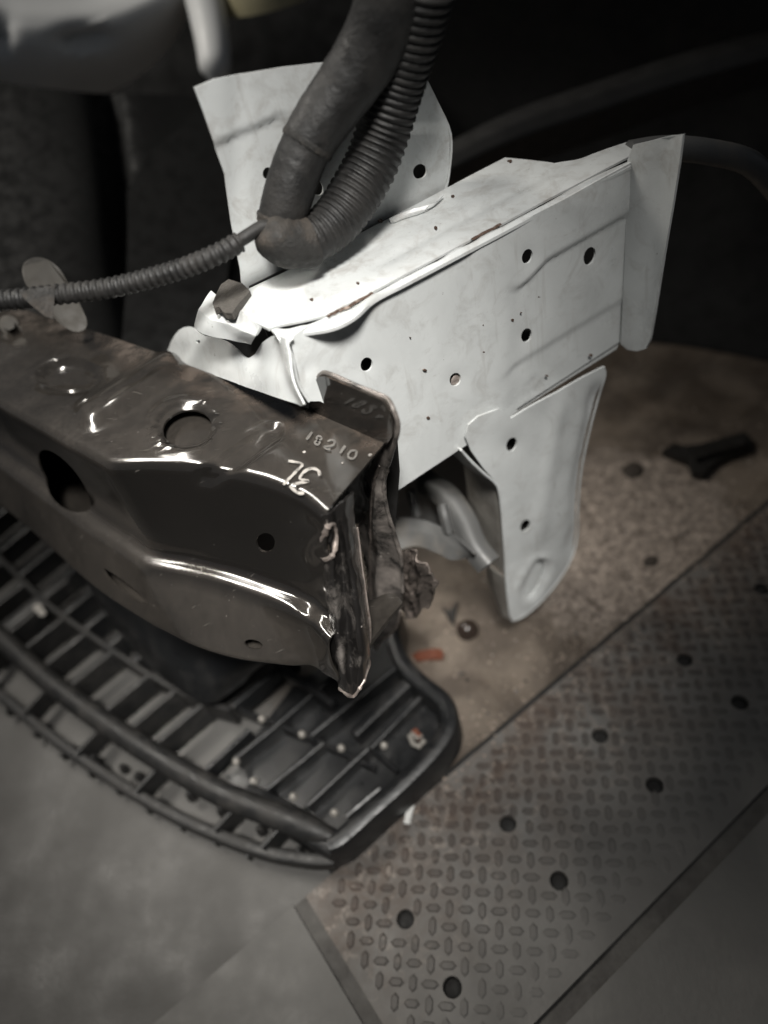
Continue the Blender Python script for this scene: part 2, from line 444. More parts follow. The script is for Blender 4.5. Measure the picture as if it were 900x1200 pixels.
M['joint'] = simple('grimy_joint', (.07, .066, .062), .85, 0, .5, 40, .6, 200, dust=(.115, .11, .102), dust_lo=.40, dust_hi=.7, dscale=20)
M['wet'] = simple('dark_wet_rubber', (.028, .020, .016), .22, 0, .4, 60, .2, 200)
M['white_bit'] = simple('white_plastic_strip', (.6, .6, .58), .5, 0, .1)
M['yellow'] = simple('yellowed_plastic', (.42, .38, .24), .5, 0, .1)

SEAM_A = P(480, 945, 0); SEAM_B = P(900, 590, 0); SD = unit(SEAM_B - SEAM_A); SN = np.array([SD[1], -SD[0], 0])   # SN: onto the plate
def floor_mat():
    mt, nt, b, pos = _nodes('muddy_concrete')
    base = n_mix(nt, n_ramp(nt, n_noise(nt, pos, 11, 7, .62, .5), .42, .60), (.066, .051, .039), (.140, .113, .089))
    # pale crumbly dried mud in a patch right of the bracket
    c0 = P(715, 625, 0)
    ds = nt.nodes.new('ShaderNodeVectorMath'); ds.operation = 'DISTANCE'; nt.links.new(pos, ds.inputs[0]); ds.inputs[1].default_value = tuple(c0)
    wob = n_math(nt, 'MULTIPLY', n_noise(nt, pos, 26, 7, .7), .11)
    dd = nt.nodes.new('ShaderNodeMath'); dd.operation = 'SUBTRACT'; nt.links.new(ds.outputs['Value'], dd.inputs[0]); nt.links.new(wob, dd.inputs[1])
    mr = nt.nodes.new('ShaderNodeMapRange'); mr.inputs[1].default_value = .115; mr.inputs[2].default_value = .075; nt.links.new(dd.outputs[0], mr.inputs[0])
    crumb = n_ramp(nt, n_noise(nt, pos, 95, 6, .75, 1.2), .38, .60)
    mud = n_mix(nt, crumb, (.085, .066, .052), (.35, .295, .25))
    base = n_mix(nt, mr.outputs[0], base, mud)
    # scattered pale crumbs and dark spots
    sp = n_ramp(nt, n_noise(nt, pos, 140, 4, .6, .5), .66, .70); base = n_mix(nt, n_math(nt, 'MULTIPLY', sp, .7), base, (.42, .38, .33))
    ds2 = n_ramp(nt, n_noise(nt, pos, 75, 4, .6), .70, .74); base = n_mix(nt, n_math(nt, 'MULTIPLY', ds2, .8), base, (.03, .024, .02))
    # grey worn concrete towards the bay side
    d, mr2 = n_side(nt, pos, unit([-.78, -.62, 0]), P(420, 900, 0), -.06, .06); nt.links.new(d, mr2.inputs[0])
    grey = n_mix(nt, n_noise(nt, pos, 7, 6, .6), (.088, .085, .080), (.125, .121, .115))
    base = n_mix(nt, mr2.outputs[0], base, grey)
    nt.links.new(base, b.inputs['Base Color'])
    nt.links.new(n_ramp(nt, n_noise(nt, pos, 14, 6), .35, .7, (.38,) * 3, (.85,) * 3), b.inputs['Roughness'])
    h = n_math(nt, 'ADD', n_math(nt, 'MULTIPLY', crumb, mr.outputs[0]), n_math(nt, 'MULTIPLY', n_noise(nt, pos, 120, 6, .7), .5))
    n_bump(nt, b, h, .55, .003)
    return mt
M['floor'] = floor_mat()
def plate_mat(name, c0, c1, tread=False):
    mt, nt, b, pos = _nodes(name)
    base = n_mix(nt, n_ramp(nt, n_noise(nt, pos, 8, 7, .6, .4), .3, .7), c0, c1)
    d, mr = n_side(nt, pos, SN, SEAM_A, .03, .17); nt.links.new(d, mr.inputs[0])
    inv = n_math(nt, 'SUBTRACT', 1., mr.outputs[0])
    ru = n_math(nt, 'MULTIPLY', inv, n_ramp(nt, n_noise(nt, pos, 22, 8, .7, .8), .34, .62))
    base = n_mix(nt, n_math(nt, 'MULTIPLY', ru, .9), base, (.085, .060, .045) if not tread else (.07, .05, .04))
    pal = n_math(nt, 'MULTIPLY', inv, n_ramp(nt, n_noise(nt, pos, 90, 6, .7, .5), .55, .66))
    base = n_mix(nt, n_math(nt, 'MULTIPLY', pal, .65), base, (.30, .26, .225))
    if tread:      # treads faded into plate grey away from the seam, as if out of focus
        d2, mr2 = n_side(nt, pos, SN, SEAM_A, .06, .22); nt.links.new(d2, mr2.inputs[0])
        base = n_mix(nt, n_math(nt, 'MULTIPLY', mr2.outputs[0], .97), base, (.135, .131, .125))
    nt.links.new(base, b.inputs['Base Color'])
    nt.links.new(n_ramp(nt, n_noise(nt, pos, 25, 6), .3, .7, (.42,) * 3, (.75,) * 3), b.inputs['Roughness'])
    b.inputs['Metallic'].default_value = .15
    n_bump(nt, b, n_noise(nt, pos, 150, 5, .7), .25, .002)
    return mt
M['plate'] = plate_mat('worn_floor_plate_steel', (.120, .116, .110), (.160, .155, .147))
M['plain'] = simple('grey_dusty_floor_steel', (.125, .122, .116), .6, .1, .2, 8, .2, 150, dust=(.17, .165, .155), dust_lo=.5, dust_hi=.8, dscale=6)
M['tread'] = plate_mat('worn_tread_steel', (.055, .049, .044), (.08, .073, .067), True)
M['crumb'] = simple('dried_mud_crumbs', (.27, .22, .18), .9, 0, .45, 60)

# ================================================================== THE SETTING: floor and steel plates
fl = mesh_obj('floor', ([np.array([x, y, 0.]) for x, y in ((-6, -3), (6, -3), (6, 9), (-6, 9))], [[0, 1, 2, 3]]), M['floor']); fl['kind'] = 'structure'
PT = .006
def on(u, v): return SEAM_A + SD * u + SN * v          # plate coordinates: along the seam, away from it
def uv(px, py): p = P(px, py, PT) - SEAM_A; return np.array([p @ SD, p @ SN])
E2 = uv(900, 952)[1]; E2b = uv(690, 1135)[1]; W2 = (E2 + E2b) / 2
U1 = uv(395, 1130)[0]
dots = [(475, 1077), (595, 965), (703, 862), (802, 773), (530, 1157), (655, 1032), (767, 920), (867, 823), (893, 690)]
dot_uv = [uv(*d) for d in dots]
def plate(name, u0, u1, v0, v1, label, holes=()):
    rect = [(u0, v0), (u1, v0), (u1, v1), (u0, v1)]
    hs = [[(c[0] + .0085 * math.cos(a), c[1] + .0085 * math.sin(a)) for a in [2 * math.pi * i / 18 for i in range(18)]] for c in holes]
    pts, tris = tri_region(rect, hs, .09)
    p3 = [on(p[0], p[1]) + UP * PT for p in pts]
    a, b, c = (p3[i] for i in tris[0])
    if np.cross(b - a, c - a)[2] < 0: tris = [list(reversed(t)) for t in tris]
    t = thing(name, label, 'floor plate', on((u0 + u1) / 2, (v0 + v1) / 2), 'steel plates set in the floor')
    mesh_obj('sheet', thicken(p3, tris, UP, PT - .0006), M['plate' if holes else 'plain'], t, smooth=False)
    return t
tp = plate('tread_plate', U1 + .007, 1.7, .004, W2 - .008, 'worn steel tread plate with dark bolts, lower right beside the mud', dot_uv)
plate('floor_plate', U1 + .007, 1.7, W2 + .008, 1.2, 'plain steel plate past the dark gap in the bottom right corner')
plate('floor_plate', -1.2, U1 - .007, .003, 1.2, 'plain steel plate at the bottom edge, left of the tread plate')
for q in dot_uv:
    c = on(q[0], q[1]) + UP * .0012
    mesh_obj('bolt', dome(c, .0082, .0022, UP, 16, 3), M['oily'], tp)
for a_, b_ in ((on(U1, W2) + UP * .0015, on(1.7, W2) + UP * .0015), (on(U1, .003) + UP * .0019, on(U1, 1.2) + UP * .0019)):
    mesh_obj('joint_filler', sweep([a_, b_], [(-.0135, -.001), (.0135, -.001), (.0135, .0005), (-.0135, .0005)]), M['joint'], tp, smooth=False)
sl = [on(u_, .001 + .0012 * nz((u_, 0.), 40, 2.)) + UP * .0004 for u_ in np.linspace(-.1, 1.7, 120)]
mesh_obj('seam_grime', sweep(sl, [(-.0042, 0), (.0042, 0), (.003, .0012), (-.003, .0012)]), M['oily'], tp, smooth=False)
TU = unit(P(690, 850, 0) - P(610, 850, 0)); TV = np.array([-TU[1], TU[0], 0]); TC = P(650, 850, PT)
tv = []; SP = .0150
for i in range(-75, 76):
    for j in range(-75, 76):
        c = TC + TU * i * SP + TV * j * SP
        a, b = (c - SEAM_A) @ SD, (c - SEAM_A) @ SN
        if not (U1 + .02 < a < 1.0 and .012 < b < W2 - .02): continue
        if any((a - q[0]) ** 2 + (b - q[1]) ** 2 < .013 ** 2 for q in dot_uv): continue
        x, y = (TU, TV) if (i + j) % 2 == 0 else (TV, TU)
        L, Wd, h = .0082 * random.uniform(.88, 1.05), .0034, .0012 * (1 - .88 * sstep(.09, .25, b))
        lo = [x * L, x * L * .55 + y * Wd, -x * L * .55 + y * Wd, -x * L, -x * L * .55 - y * Wd, x * L * .55 - y * Wd]
        top = [c + q * .72 + UP * h for q in lo]; bot = [c + q + UP * .0001 for q in lo]
        tv.append((bot + top, [[6, 7, 8, 9, 10, 11] if (i + j) % 2 == 0 else [11, 10, 9, 8, 7, 6]] + [[k, (k + 1) % 6, 6 + (k + 1) % 6, 6 + k] for k in range(6)]))
tr = mesh_obj('raised_tread', merge(*tv), M['tread'], tp, smooth=False); tr['kind'] = 'stuff'

# ================================================================== WHITE FRAME RAIL
rail = thing('frame_rail', 'dented white painted box rail of the car with holes in its side', 'frame rail', tuple(S(455, 582)))
# side panel
side_out = [(346, 392), (360, 383), (440, 349), (515, 309), (590, 269), (665, 229), (737, 190), (733, 300), (728, 402),
            (724, 410), (660, 450), (599, 489), (538, 527), (455, 582), (442, 591), (434, 545), (410, 490), (375, 470), (362, 470), (353, 455), (350, 440), (344, 412), (340, 398)]
side_holes = [ell(430, 427.5, 7, 8.5, 15), ell(617, 300, 6, 9, 18), ell(692, 300.5, 6.5, 11, 18), ell(618, 393.5, 6, 8.5, 18), ell(534, 445, 6.5, 8, 20)]
C1 = [(560, 372), (592, 335), (606, 338), (622, 326), (640, 305), (735, 250)]
C2 = [(575, 452), (600, 431), (735, 350)]
def side_disp(x, y):
    d = 0.
    yb1 = np.interp(x, [p[0] for p in C1], [p[1] for p in C1]); yb2 = np.interp(x, [p[0] for p in C2], [p[1] for p in C2])
    k1 = sstep(588, 612, x)
    d += -.0022 * k1 * sstep(-3, 3, y - yb1)            # lower field set back
    d += -.0011 * sstep(575, 606, x) * sstep(-2, 2, y - yb2)
    d += .0016 * sstep(548, 572, x + (y - 380) * -.12)      # faint vertical bend
    d += .0012 * math.exp(-((x - 690) / 60) ** 2 - ((y - 235) / 22) ** 2)
    r = math.hypot(x - 629, (y - 453) * .85); d += -.0009 * math.exp(-((r - 6) / 2.0) ** 2)
    for hx, hy in ((430, 427), (617, 300), (692, 300), (618, 393), (534, 445)):
        d += -.0007 * math.exp(-(((x - hx) ** 2 + (y - hy) ** 2) / 150))
    d += .0005 * nz((x, y), .012, 3.1)
    d += .0025 * math.exp(-((x - 350) / 14) ** 2) * nz((y, x), .05, 2.)
    return d
side = mesh_obj('side_panel', sheet(side_out, side_holes, S, RN, .0016, 4.5, side_disp), M['white'], rail)
plug = mesh_obj('plug', dome(S(534.5, 445.5, -.003), .0050, .0012, RN, 16, 3), M['bare'], side)
plug['label'] = 'small rusty plug filling a hole in the white panel'
# top panel
topf = lambda x, y: P(x, y, ZT)
top_out = [(314, 384), (343, 378), (380, 370), (432, 344), (510, 303), (585, 263), (650, 229), (738, 183), (764, 168), (745, 163), (700, 178), (650, 191), (592, 185),
           (520, 222), (455, 256), (400, 284), (330, 320), (292, 338), (286, 352), (279, 362)]
def top_disp(x, y):
    q = (x - 440) * .47 + (y - 345) * .88                     # across the rail, 0 at the seam
    return .0008 * nz((x, y), .015, 5.) - .003 * sstep(330, 290, x) * sstep(340, 380, y) - .0016 * math.exp(-((q + 30) / 4) ** 2) * sstep(420, 470, x)
mesh_obj('top_panel', sheet(top_out, [], topf, UP, .0016, 6, top_disp), M['white'], rail)
# folded seam flange with a rusty gap beside it
seam_a = [(318, 387), (345, 383), (382, 374), (412, 361), (434, 347), (470, 327), (512, 305), (550, 285), (588, 265), (650, 232), (739, 187)]
seam_b = [(326, 398), (348, 391), (388, 384), (415, 371), (438, 351), (474, 332), (516, 310), (554, 290), (592, 270), (654, 237), (741, 193)]
sa = spline(seam_a, 5); sb = spline(seam_b, 5)
def strip(a, b, za, zb, thick, mat, name, wob=0.):
    V = []; Fc = []
    for i, (p, q) in enumerate(zip(a, b)):
        A = P(p[0], p[1], za) + UP * wob * nz((i * 1., 0.), .35, 4.); B = P(q[0], q[1], zb) + RN * .001
        Mid = (A + B) / 2 + UP * .0016
        V += [A, Mid, B, B - UP * thick, A - UP * thick]
    n = len(a)
    for i in range(n - 1):
        for k in range(5): Fc.append([i * 5 + k, i * 5 + (k + 1) % 5, (i + 1) * 5 + (k + 1) % 5, (i + 1) * 5 + k])
    Fc += [[4, 3, 2, 1, 0], [(n - 1) * 5 + k for k in range(5)]]
    return mesh_obj(name, (V, Fc), mat, rail)
strip(sa, sb, ZT + .0006, ZT - .0012, .0022, M['white'], 'seam_flange', .0016)
for a, b, (dx, dy) in (((384, 371), (404, 361), (0, 0)), ((404, 362), (436, 344), (0, 0)), ((553, 281), (587, 263), (0, 0))):
    k = [(a[0] + (b[0] - a[0]) * t / 8, a[1] + (b[1] - a[1]) * t / 8 + random.uniform(-.7, .7)) for t in range(9)]
    r_ = mesh_obj('rust_streak', sweep([P(x, y, ZT + .0009) for x, y in k], [(-.0013, 0), (.0013, 0), (.0008, .0007), (-.0008, .0008)]), M['rust'], rail)
for x, y, r, on_top in ((446, 260, 4, 1), (511, 268, 3.5, 1), (531, 231, 3, 1), (420, 333, 2, 1), (597, 190, 2.5, 1), (366, 352, 2, 1),
                        (497, 433, 2.6, 0), (501, 489, 2, 0), (566, 380, 2, 0), (585, 424, 1.8, 0), (566, 412, 1.6, 0), (610, 366, 1.6, 0), (583, 462, 2, 0), (640, 440, 1.5, 0), (692, 416, 2, 0), (560, 300, 1.6, 0), (480, 395, 1.6, 0), (600, 374, 2.2, 0)):
    fn_, nn = (topf, UP) if on_top else (S, RN)
    r *= random.choice((.55, .7, .9)); a0 = random.random() * 6; pts = [(x + r * random.uniform(.4, 1.25) * math.cos(a0 + k * .9) * 1.3, y + r * random.uniform(.4, 1.1) * math.sin(a0 + k * .9)) for k in range(7)]
    mesh_obj('paint_chip', prism([fn_(*p) + nn * .0012 for p in pts], .0010, nn), M['rust'], rail, smooth=False)
# front end: lower white face and bent-over torn lip
front_out = chaikin([(197, 412), (206, 396), (216, 384), (229, 382), (240, 392), (262, 397), (276, 408), (285, 420), (291, 419), (303, 404), (318, 394)], 1, False)
front_out = [tuple(p) for p in front_out] + [(332, 392), (344, 396), (349, 430), (356, 455), (363, 473), (352, 476), (330, 468), (262, 444), (190, 414)]
def front_disp(x, y):
    e = np.interp(y, [385, 430, 475], [318, 328, 345])
    d = .004 * math.exp(-((x - 225) / 40) ** 2 - ((y - 395) / 22) ** 2) + .0018 * nz((x, y), .03, 6.)
    d += .006 * sstep(0, 22, x - e) - .003 * math.exp(-((x - 296) / 10) ** 2 - ((y - 415) / 14) ** 2)
    d += .002 * math.exp(-((x - 243 + (y - 400) * .8) / 9) ** 2)
    return d
mesh_obj('front_face', sheet(front_out, [ell(238.5, 400, 3, 2.2, 0, 10)], FR, FN, .0016, 5, front_disp), M['white'], rail)
lipG = []
for row in [[(248, 341), (232, 362), (228, 383)], [(262, 352), (246, 374), (240, 392)], [(277, 360), (268, 380), (262, 397)], [(290, 371), (285, 388), (280, 402)], [(303, 383), (299, 394), (294, 404)]]:
    lipG.append([P(row[0][0], row[0][1], ZT - .001), P(row[1][0], row[1][1], ZT - .007), P(row[2][0], row[2][1], ZT - .020)])
mesh_obj('bent_lip', loft(lipG, .12, .06, (), .0016, lambda q, s: .0015 * nz(s, .05, 9.)), M['white'], rail)
# front edge of the side wall, rolled round in a bright double lip
edge = [(343, 396), (337, 404), (343, 420), (347, 440), (352, 454), (362, 470)]
mesh_obj('edge_bead', tube([S(x, y, .0012) for x, y in spline(edge, 5)], .0013, 8), M['white'], rail)
edge2 = [(352, 392), (348, 408), (353, 430), (355, 446), (366, 462), (374, 466)]
# inner walls, coloured dark to stand for shade inside the torn box
inner = [S(330, 392, -.012), P(292, 340, ZT - .004)]
bx = [P(300, 400, ZT - .03) + RD * .05, P(590, 190, ZT - .03)]
bw = [WB + UP * -.002 - RD * (float((WB - SF) @ RD) - .008), WB - UP * .002]
mesh_obj('inner_wall', prism([bw[0] + RN * .003, bw[1] + RN * .003, bw[1] - UP * .165 + RN * .003, bw[0] - UP * .165 + RN * .003], .0015, RN), M['darkmetal'], rail, smooth=False)
b0 = S(440, 592, -.0016); b1 = S(728, 404, -.0016)
wv = RN * float((S0 - WB) @ RN)
mesh_obj('bottom_panel', prism([b0 + UP * .004, b1 + UP * .004, b1 + UP * .004 - wv * .97, b0 + UP * .004 - wv * .97], .0015, UP), M['darkmetal'], rail, smooth=False)
# plate standing at the back of the rail
mp_out = [(286, 352), (283, 318), (272, 262), (264, 205), (250, 168), (236, 128), (226, 102), (250, 92), (330, 78), (440, 66), (480, 72), (494, 84), (512, 120), (528, 157), (526, 196), (521, 226), (508, 238), (480, 246), (456, 256), (380, 294)]
def mp_disp(x, y):
    yb = np.interp(x, [225, 250, 320, 345, 530], [185, 170, 138, 141, 150])
    return .0022 * sstep(2, -2, y - yb) + .0006 * nz((x, y), .02, 8.) - .0015 * math.exp(-((x - 278) / 12) ** 2)
mpl = mesh_obj('mounting_plate', sheet(mp_out, [ell(313.5, 203, 5.5, 7, 10), ell(371, 219, 7, 10.5, -25), ell(492, 201, 8, 9, 20)], BK, RN, .0016, 7, mp_disp), M['white'], rail)
mesh_obj('edge_bead', tube([BK(x, y, .0002) for x, y in spline([(494, 84), (512, 120), (528, 157), (527, 196), (521, 226), (508, 238), (480, 246), (456, 256)], 4)], .0010, 8), M['white'], mpl)
foot = [BK(456, 256, .002), BK(478, 247, .002), BK(508, 238, .002), BK(521, 227, .002)]
ft_px = [[(521, 228), (517, 233), (512, 237)], [(508, 238), (505, 243), (499, 246)], [(480, 246), (477, 251), (474, 254)], [(456, 256), (457, 259), (462, 259)]]
ftG = [[P(a[0], a[1], ZT + .004), P(b[0], b[1], ZT + .0022), P(c[0], c[1], ZT + .002)] for a, b, c in ft_px]
mesh_obj('plate_foot', loft(ftG, .15, .1, (), .0014), M['white'], mpl)
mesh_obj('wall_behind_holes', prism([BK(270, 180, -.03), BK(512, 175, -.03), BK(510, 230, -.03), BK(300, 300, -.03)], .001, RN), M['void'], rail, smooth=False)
# rear upright flange
RF0 = S(737, 190)
def RFp(px, py): return PL(px, py, RF0, RD)
rf_out = [(735, 188), (742, 170), (800, 158), (796, 190), (788, 240), (775, 310), (764, 370), (758, 400), (753, 411), (744, 413), (735, 410), (727, 403), (732, 300)]
mesh_obj('rear_flange', sheet(rf_out, [], RFp, -RD, .002, 9, lambda x, y: -.004 * math.exp(-((x - 764 + (y - 300) * .09) / 12) ** 2)), M['white'], rail)

# bracket hanging from the rail
brk_out = [(546, 512), (549, 498), (560, 488), (584, 479), (590, 482), (599, 490), (640, 466), (707, 430), (709, 438), (702, 463), (692, 500), (683, 540), (679, 570), (677, 600),
           (677, 622), (672, 648), (660, 672), (640, 698), (620, 717), (607, 725), (600, 727), (597, 715), (594, 680), (591, 640), (588, 600), (586, 577), (582, 566), (566, 548), (552, 528)]
slot = [(617, 703), (612, 700), (613, 690), (622, 670), (632, 656), (639, 655), (643, 660), (640, 674), (631, 692), (623, 702)]
slot = [tuple(p) for p in chaikin(slot, 1)]
slot_c = (628, 679)
slot_in = [(slot_c[0] + (x - slot_c[0]) * .80, slot_c[1] + (y - slot_c[1]) * .92) for x, y in slot]
def brk_disp(x, y):
    d = 0.
    cx = np.interp(y, [440, 560, 640], [662, 640, 630])
    d += .0024 * math.exp(-((x - cx) / 9) ** 2) * sstep(450, 490, y) * sstep(655, 620, y)
    e = np.interp(y, [430, 500, 570, 620, 660, 725], [706, 692, 679, 677, 666, 604])
    d += -.004 * sstep(13, 2, e - x) * sstep(440, 470, y) * sstep(660, 625, y)                    # right edge rolled back
    r = seg_d((x, y), (620, 692), (635, 666)); d += .0016 * math.exp(-((r - 14) / 3.5) ** 2) - .0022 * sstep(13, 8, r)
    d += -.0008 * math.exp(-((math.hypot(x - 600, y - 521)) / 10) ** 2) + .0008 * nz((x, y), .03, 4.)
    return d
BO = .0045
brk = mesh_obj('hanging_bracket', sheet(brk_out, [ell(600.5, 521.5, 6, 8.5, 20), ell(615.5, 616, 5, 7.5, 30), slot_in], lambda x, y: S(x, y, BO), RN, .0018, 5, brk_disp), M['white'], rail)
mesh_obj('slot_backing', prism([S(x, y, BO - .0070) for x, y in [(slot_c[0] + (x - slot_c[0]) * 1.25, slot_c[1] + (y - slot_c[1]) * 1.15) for x, y in slot]], .001, RN), M['white'], brk, smooth=False)
mesh_obj('inner_plate', sheet([(590, 505), (640, 500), (650, 560), (645, 640), (600, 645), (592, 560)], [], lambda x, y: S(x, y, BO - .012), RN, .001, 20), M['darkmetal'], brk)  # added dark plate so the bracket's holes look shaded
# left return of the bracket, going back under the rail
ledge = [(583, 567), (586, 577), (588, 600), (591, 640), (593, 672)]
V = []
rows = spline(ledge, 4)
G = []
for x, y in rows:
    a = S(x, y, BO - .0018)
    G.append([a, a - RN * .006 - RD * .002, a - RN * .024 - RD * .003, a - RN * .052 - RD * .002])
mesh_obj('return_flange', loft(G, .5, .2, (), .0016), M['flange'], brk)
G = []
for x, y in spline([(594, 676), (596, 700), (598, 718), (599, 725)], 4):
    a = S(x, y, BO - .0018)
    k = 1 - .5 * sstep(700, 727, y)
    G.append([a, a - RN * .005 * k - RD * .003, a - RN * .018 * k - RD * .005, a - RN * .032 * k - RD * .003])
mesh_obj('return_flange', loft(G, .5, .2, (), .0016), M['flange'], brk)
mesh_obj('edge_bead', tube([S(x, y, BO - .0012 + brk_disp(x - 1, y)) for x, y in spline([(707, 430), (709, 440), (702, 463), (692, 500), (683, 540), (679, 570), (677, 600), (677, 622), (672, 648), (660, 672), (640, 698), (620, 717), (607, 725), (600, 727)], 4)], .0011, 8), M['white'], brk)
# bright curled top of the bracket's left side
mesh_obj('edge_bead', tube([S(x, y, BO - .0004) for x, y in spline([(540, 527), (552, 541), (566, 554), (580, 566), (585, 577), (588, 600), (591, 640), (594, 690), (598, 722)], 4)], .0012, 8), M['white'], brk)
G = []
for x, y in [(539, 527), (553, 542), (568, 556), (584, 568)]:
    a = S(x, y, BO - .001); G.append([a, a - RN * .012 - UP * .004, a - RN * .03 - UP * .010])
mesh_obj('gusset', loft(G, .25, .2, (), .0016), M['white'], brk)

# ================================================================== BLACK BUMPER BEAM
ZB = .43
ST = [  # front top, back top, ridge, lip in the photo
    ((-260, 325), (-130, 312), (-230, 392), (-205, 440)), ((-60, 441), (60, 371), (-37, 520), (-14, 584)), ((0, 476), (118, 388), (22, 561), (48, 634)), ((60, 510), (190, 413), (88, 608), (110, 690)),
    ((110, 538), (244, 434), (146, 648), (172, 731)), ((128, 545), (262, 441), (170, 663), (190, 741)), ((180, 544), (318, 461), (215, 671), (228, 760)),
    ((240, 548), (362, 477), (265, 684), (276, 774)), ((300, 560), (398, 491), (315, 703), (330, 782)), ((345, 578), (428, 504), (352, 722), (372, 786)), ((378, 604), (453, 516), (385, 752), (398, 806))]
def fillet(pts, rs, n=5):
    out = [pts[0]]
    for i in range(1, len(pts) - 1):
        a, b, c = pts[i - 1], pts[i], pts[i + 1]; r = rs[i]
        u = unit(a - b); v = unit(c - b)
        p0 = b + u * min(r, .45 * np.linalg.norm(a - b)); p1 = b + v * min(r, .45 * np.linalg.norm(c - b))
        for k in range(n + 1):
            t = k / n; out.append(p0 * (1 - t) ** 2 + b * 2 * t * (1 - t) + p1 * t * t)
    out.append(pts[-1]); return out
def subdiv(pts):                          # finer rows on the top, front and lip
    out = []
    for i, p in enumerate(pts):
        out.append(p)
        n = {12: 10, 18: 8, 30: 6}.get(i)
        if n: out += [p + (pts[i + 1] - p) * j / n for j in range(1, n)]
    return out
BG = []
for f_, b_, r_, l_ in ST:
    f3 = P(*f_, ZB); b3 = P(*b_, ZB); back = unit(b3 - f3); back[2] = 0
    rg = P(*r_, ZB - .098); lp = P(*l_, ZB - .145)
    ri = rg + back * .015 + UP * .001
    kd = np.interp(f_[0], [240, 300, 345, 378], [1, .7, .35, .12])
    BG.append(subdiv(fillet([b3 - UP * .13 * kd + back * .004, b3 - UP * .05 * kd + back * .002, b3, f3, ri, rg, lp, lp + back * .085 - UP * .004], [0, .003, .004, .0095, .009, .006, .005, 0])))
NT = len(BG[0]) - 1      # 7 corners -> 1+6*6+1-1
tF = 1 + 6 * 3           # index where the front corner's fillet starts is about 13..18
beam = thing('bumper_beam', 'glossy black steel bumper beam with crumpled right end, in front of the white rail', 'bumper beam', tuple(P(240, 700, .25)))
segp = [((108, 486), (196, 430), 22, .0060), ((240, 562), (318, 506), 17, -.0032), ((-70, 452), (2, 405), 13, .0055), ((140, 478), (205, 440), 6, .002)]
def beam_disp(q, s):
    d = .0005 * nz(s, .02, 2.)
    if q[2] > ZB - .012:
        for a, b, wd, h in segp: d += h * sstep(wd, wd * .35, seg_d(s, a, b))
        d += .0025 * sstep(.62, .9, 1 - math.hypot((s[0] - 218) / 52, (s[1] - 499) / 40)) * 0
        r1 = math.hypot((s[0] - 80) / 36, (s[1] - 440) / 20); d += -.0065 * sstep(1.05, .86, r1) * sstep(-.2, .5, 1.2 - (s[1] - 425) / 30)
        r2 = math.hypot((s[0] - 218) / 40, (s[1] - 499) / 31); d += .0016 * math.exp(-((r2 - 1.0) / .16) ** 2) - .002 * sstep(.95, .75, r2)
    else:
        k = sstep(330, 385, s[0])
        d += .004 * k * nz(s, .035, 7.)
    return d
top_r = (2 + 5, 13.5); fr_r = (18, 25); lip_r = (30, 37)
holes = invert(BG, [ell(218, 499, 29, 21, -12, 26)], (12, 22.6))
holes += invert(BG, [ell(75.5, 564, 45, 17, 52, 26), ell(311, 636, 11, 11.5, 20)], (26.5, 37))
holes += invert(BG, [ell(297, 755, 11, 5.5, 12, 14), [tuple(p) for p in chaikin([(118, 664), (136, 674), (160, 692), (177, 708), (170, 709), (150, 697), (128, 680)], 1)]], (45, 54))
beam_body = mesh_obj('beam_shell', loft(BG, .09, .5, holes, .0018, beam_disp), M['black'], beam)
mesh_obj('inner_plate', prism([P(x, y, ZB - .012) for x, y in ell(226, 506, 44, 34, -12, 24)], .0015, UP), M['black'], beam, smooth=False)
# end tab and the torn curtain under it
T0 = P(364, 478, ZB); T1 = P(453, 517, ZB); TD = unit(T1 - T0); TN = np.array([TD[1], -TD[0], 0]); TN = TN if TN[1] < 0 else -TN
def TP(px, py): return PL(px, py, T0, TN)
tab_out = [(362, 480), (366, 462), (370, 445), (376, 438), (384, 438), (420, 453), (452, 466), (465, 476), (471, 490), (470, 505), (463, 525), (455, 545), (451, 565), (452, 582), (458, 606), (464, 635), (469, 655), (474, 690), (473, 712),
           (468, 732), (456, 742), (444, 756), (441, 735), (436, 712), (430, 690), (420, 660), (412, 620), (420, 570), (440, 536), (450, 518), (410, 500)]
def tab_disp(x, y):
    d = .004 * sstep(452, 470, x) * sstep(560, 500, y)
    if y > 545:
        k = sstep(545, 600, y)
        d += k * (.007 * math.exp(-((x - 446 - (y - 620) * .06) / 7) ** 2) - .008 * sstep(434, 420, x) + .0025 * nz((x, y), .035, 5.5) + .002 * nz((x * 2, y * .5), .04, 8.)) + .006 * sstep(640, 740, y)
    return d
tab = mesh_obj('torn_end_flange', sheet(tab_out, [], TP, TN, .002, 4, tab_disp), M['torn'], beam)
tab['label'] = 'torn grey steel flange hanging at the right end of the beam'
mesh_obj('raised_tab', sheet([(364, 478), (366, 462), (370, 446), (376, 439), (384, 439), (420, 454), (451, 467), (463, 477), (468, 490), (466, 505), (456, 519), (410, 498)], [], lambda x, y: TP(x, y) + TN * (.0022 + .004 * sstep(452, 470, x)), TN, .001, 5), M['black'], beam)
rimp = spline([(370, 446), (377, 438), (386, 438), (420, 453), (452, 466), (465, 476), (471, 490), (470, 505), (463, 525), (455, 545)], 4)
mesh_obj('tab_rim', tube([TP(x, y) + TN * .004 * sstep(452, 470, x) for x, y in rimp], .0016, 8), M['torn'], beam)
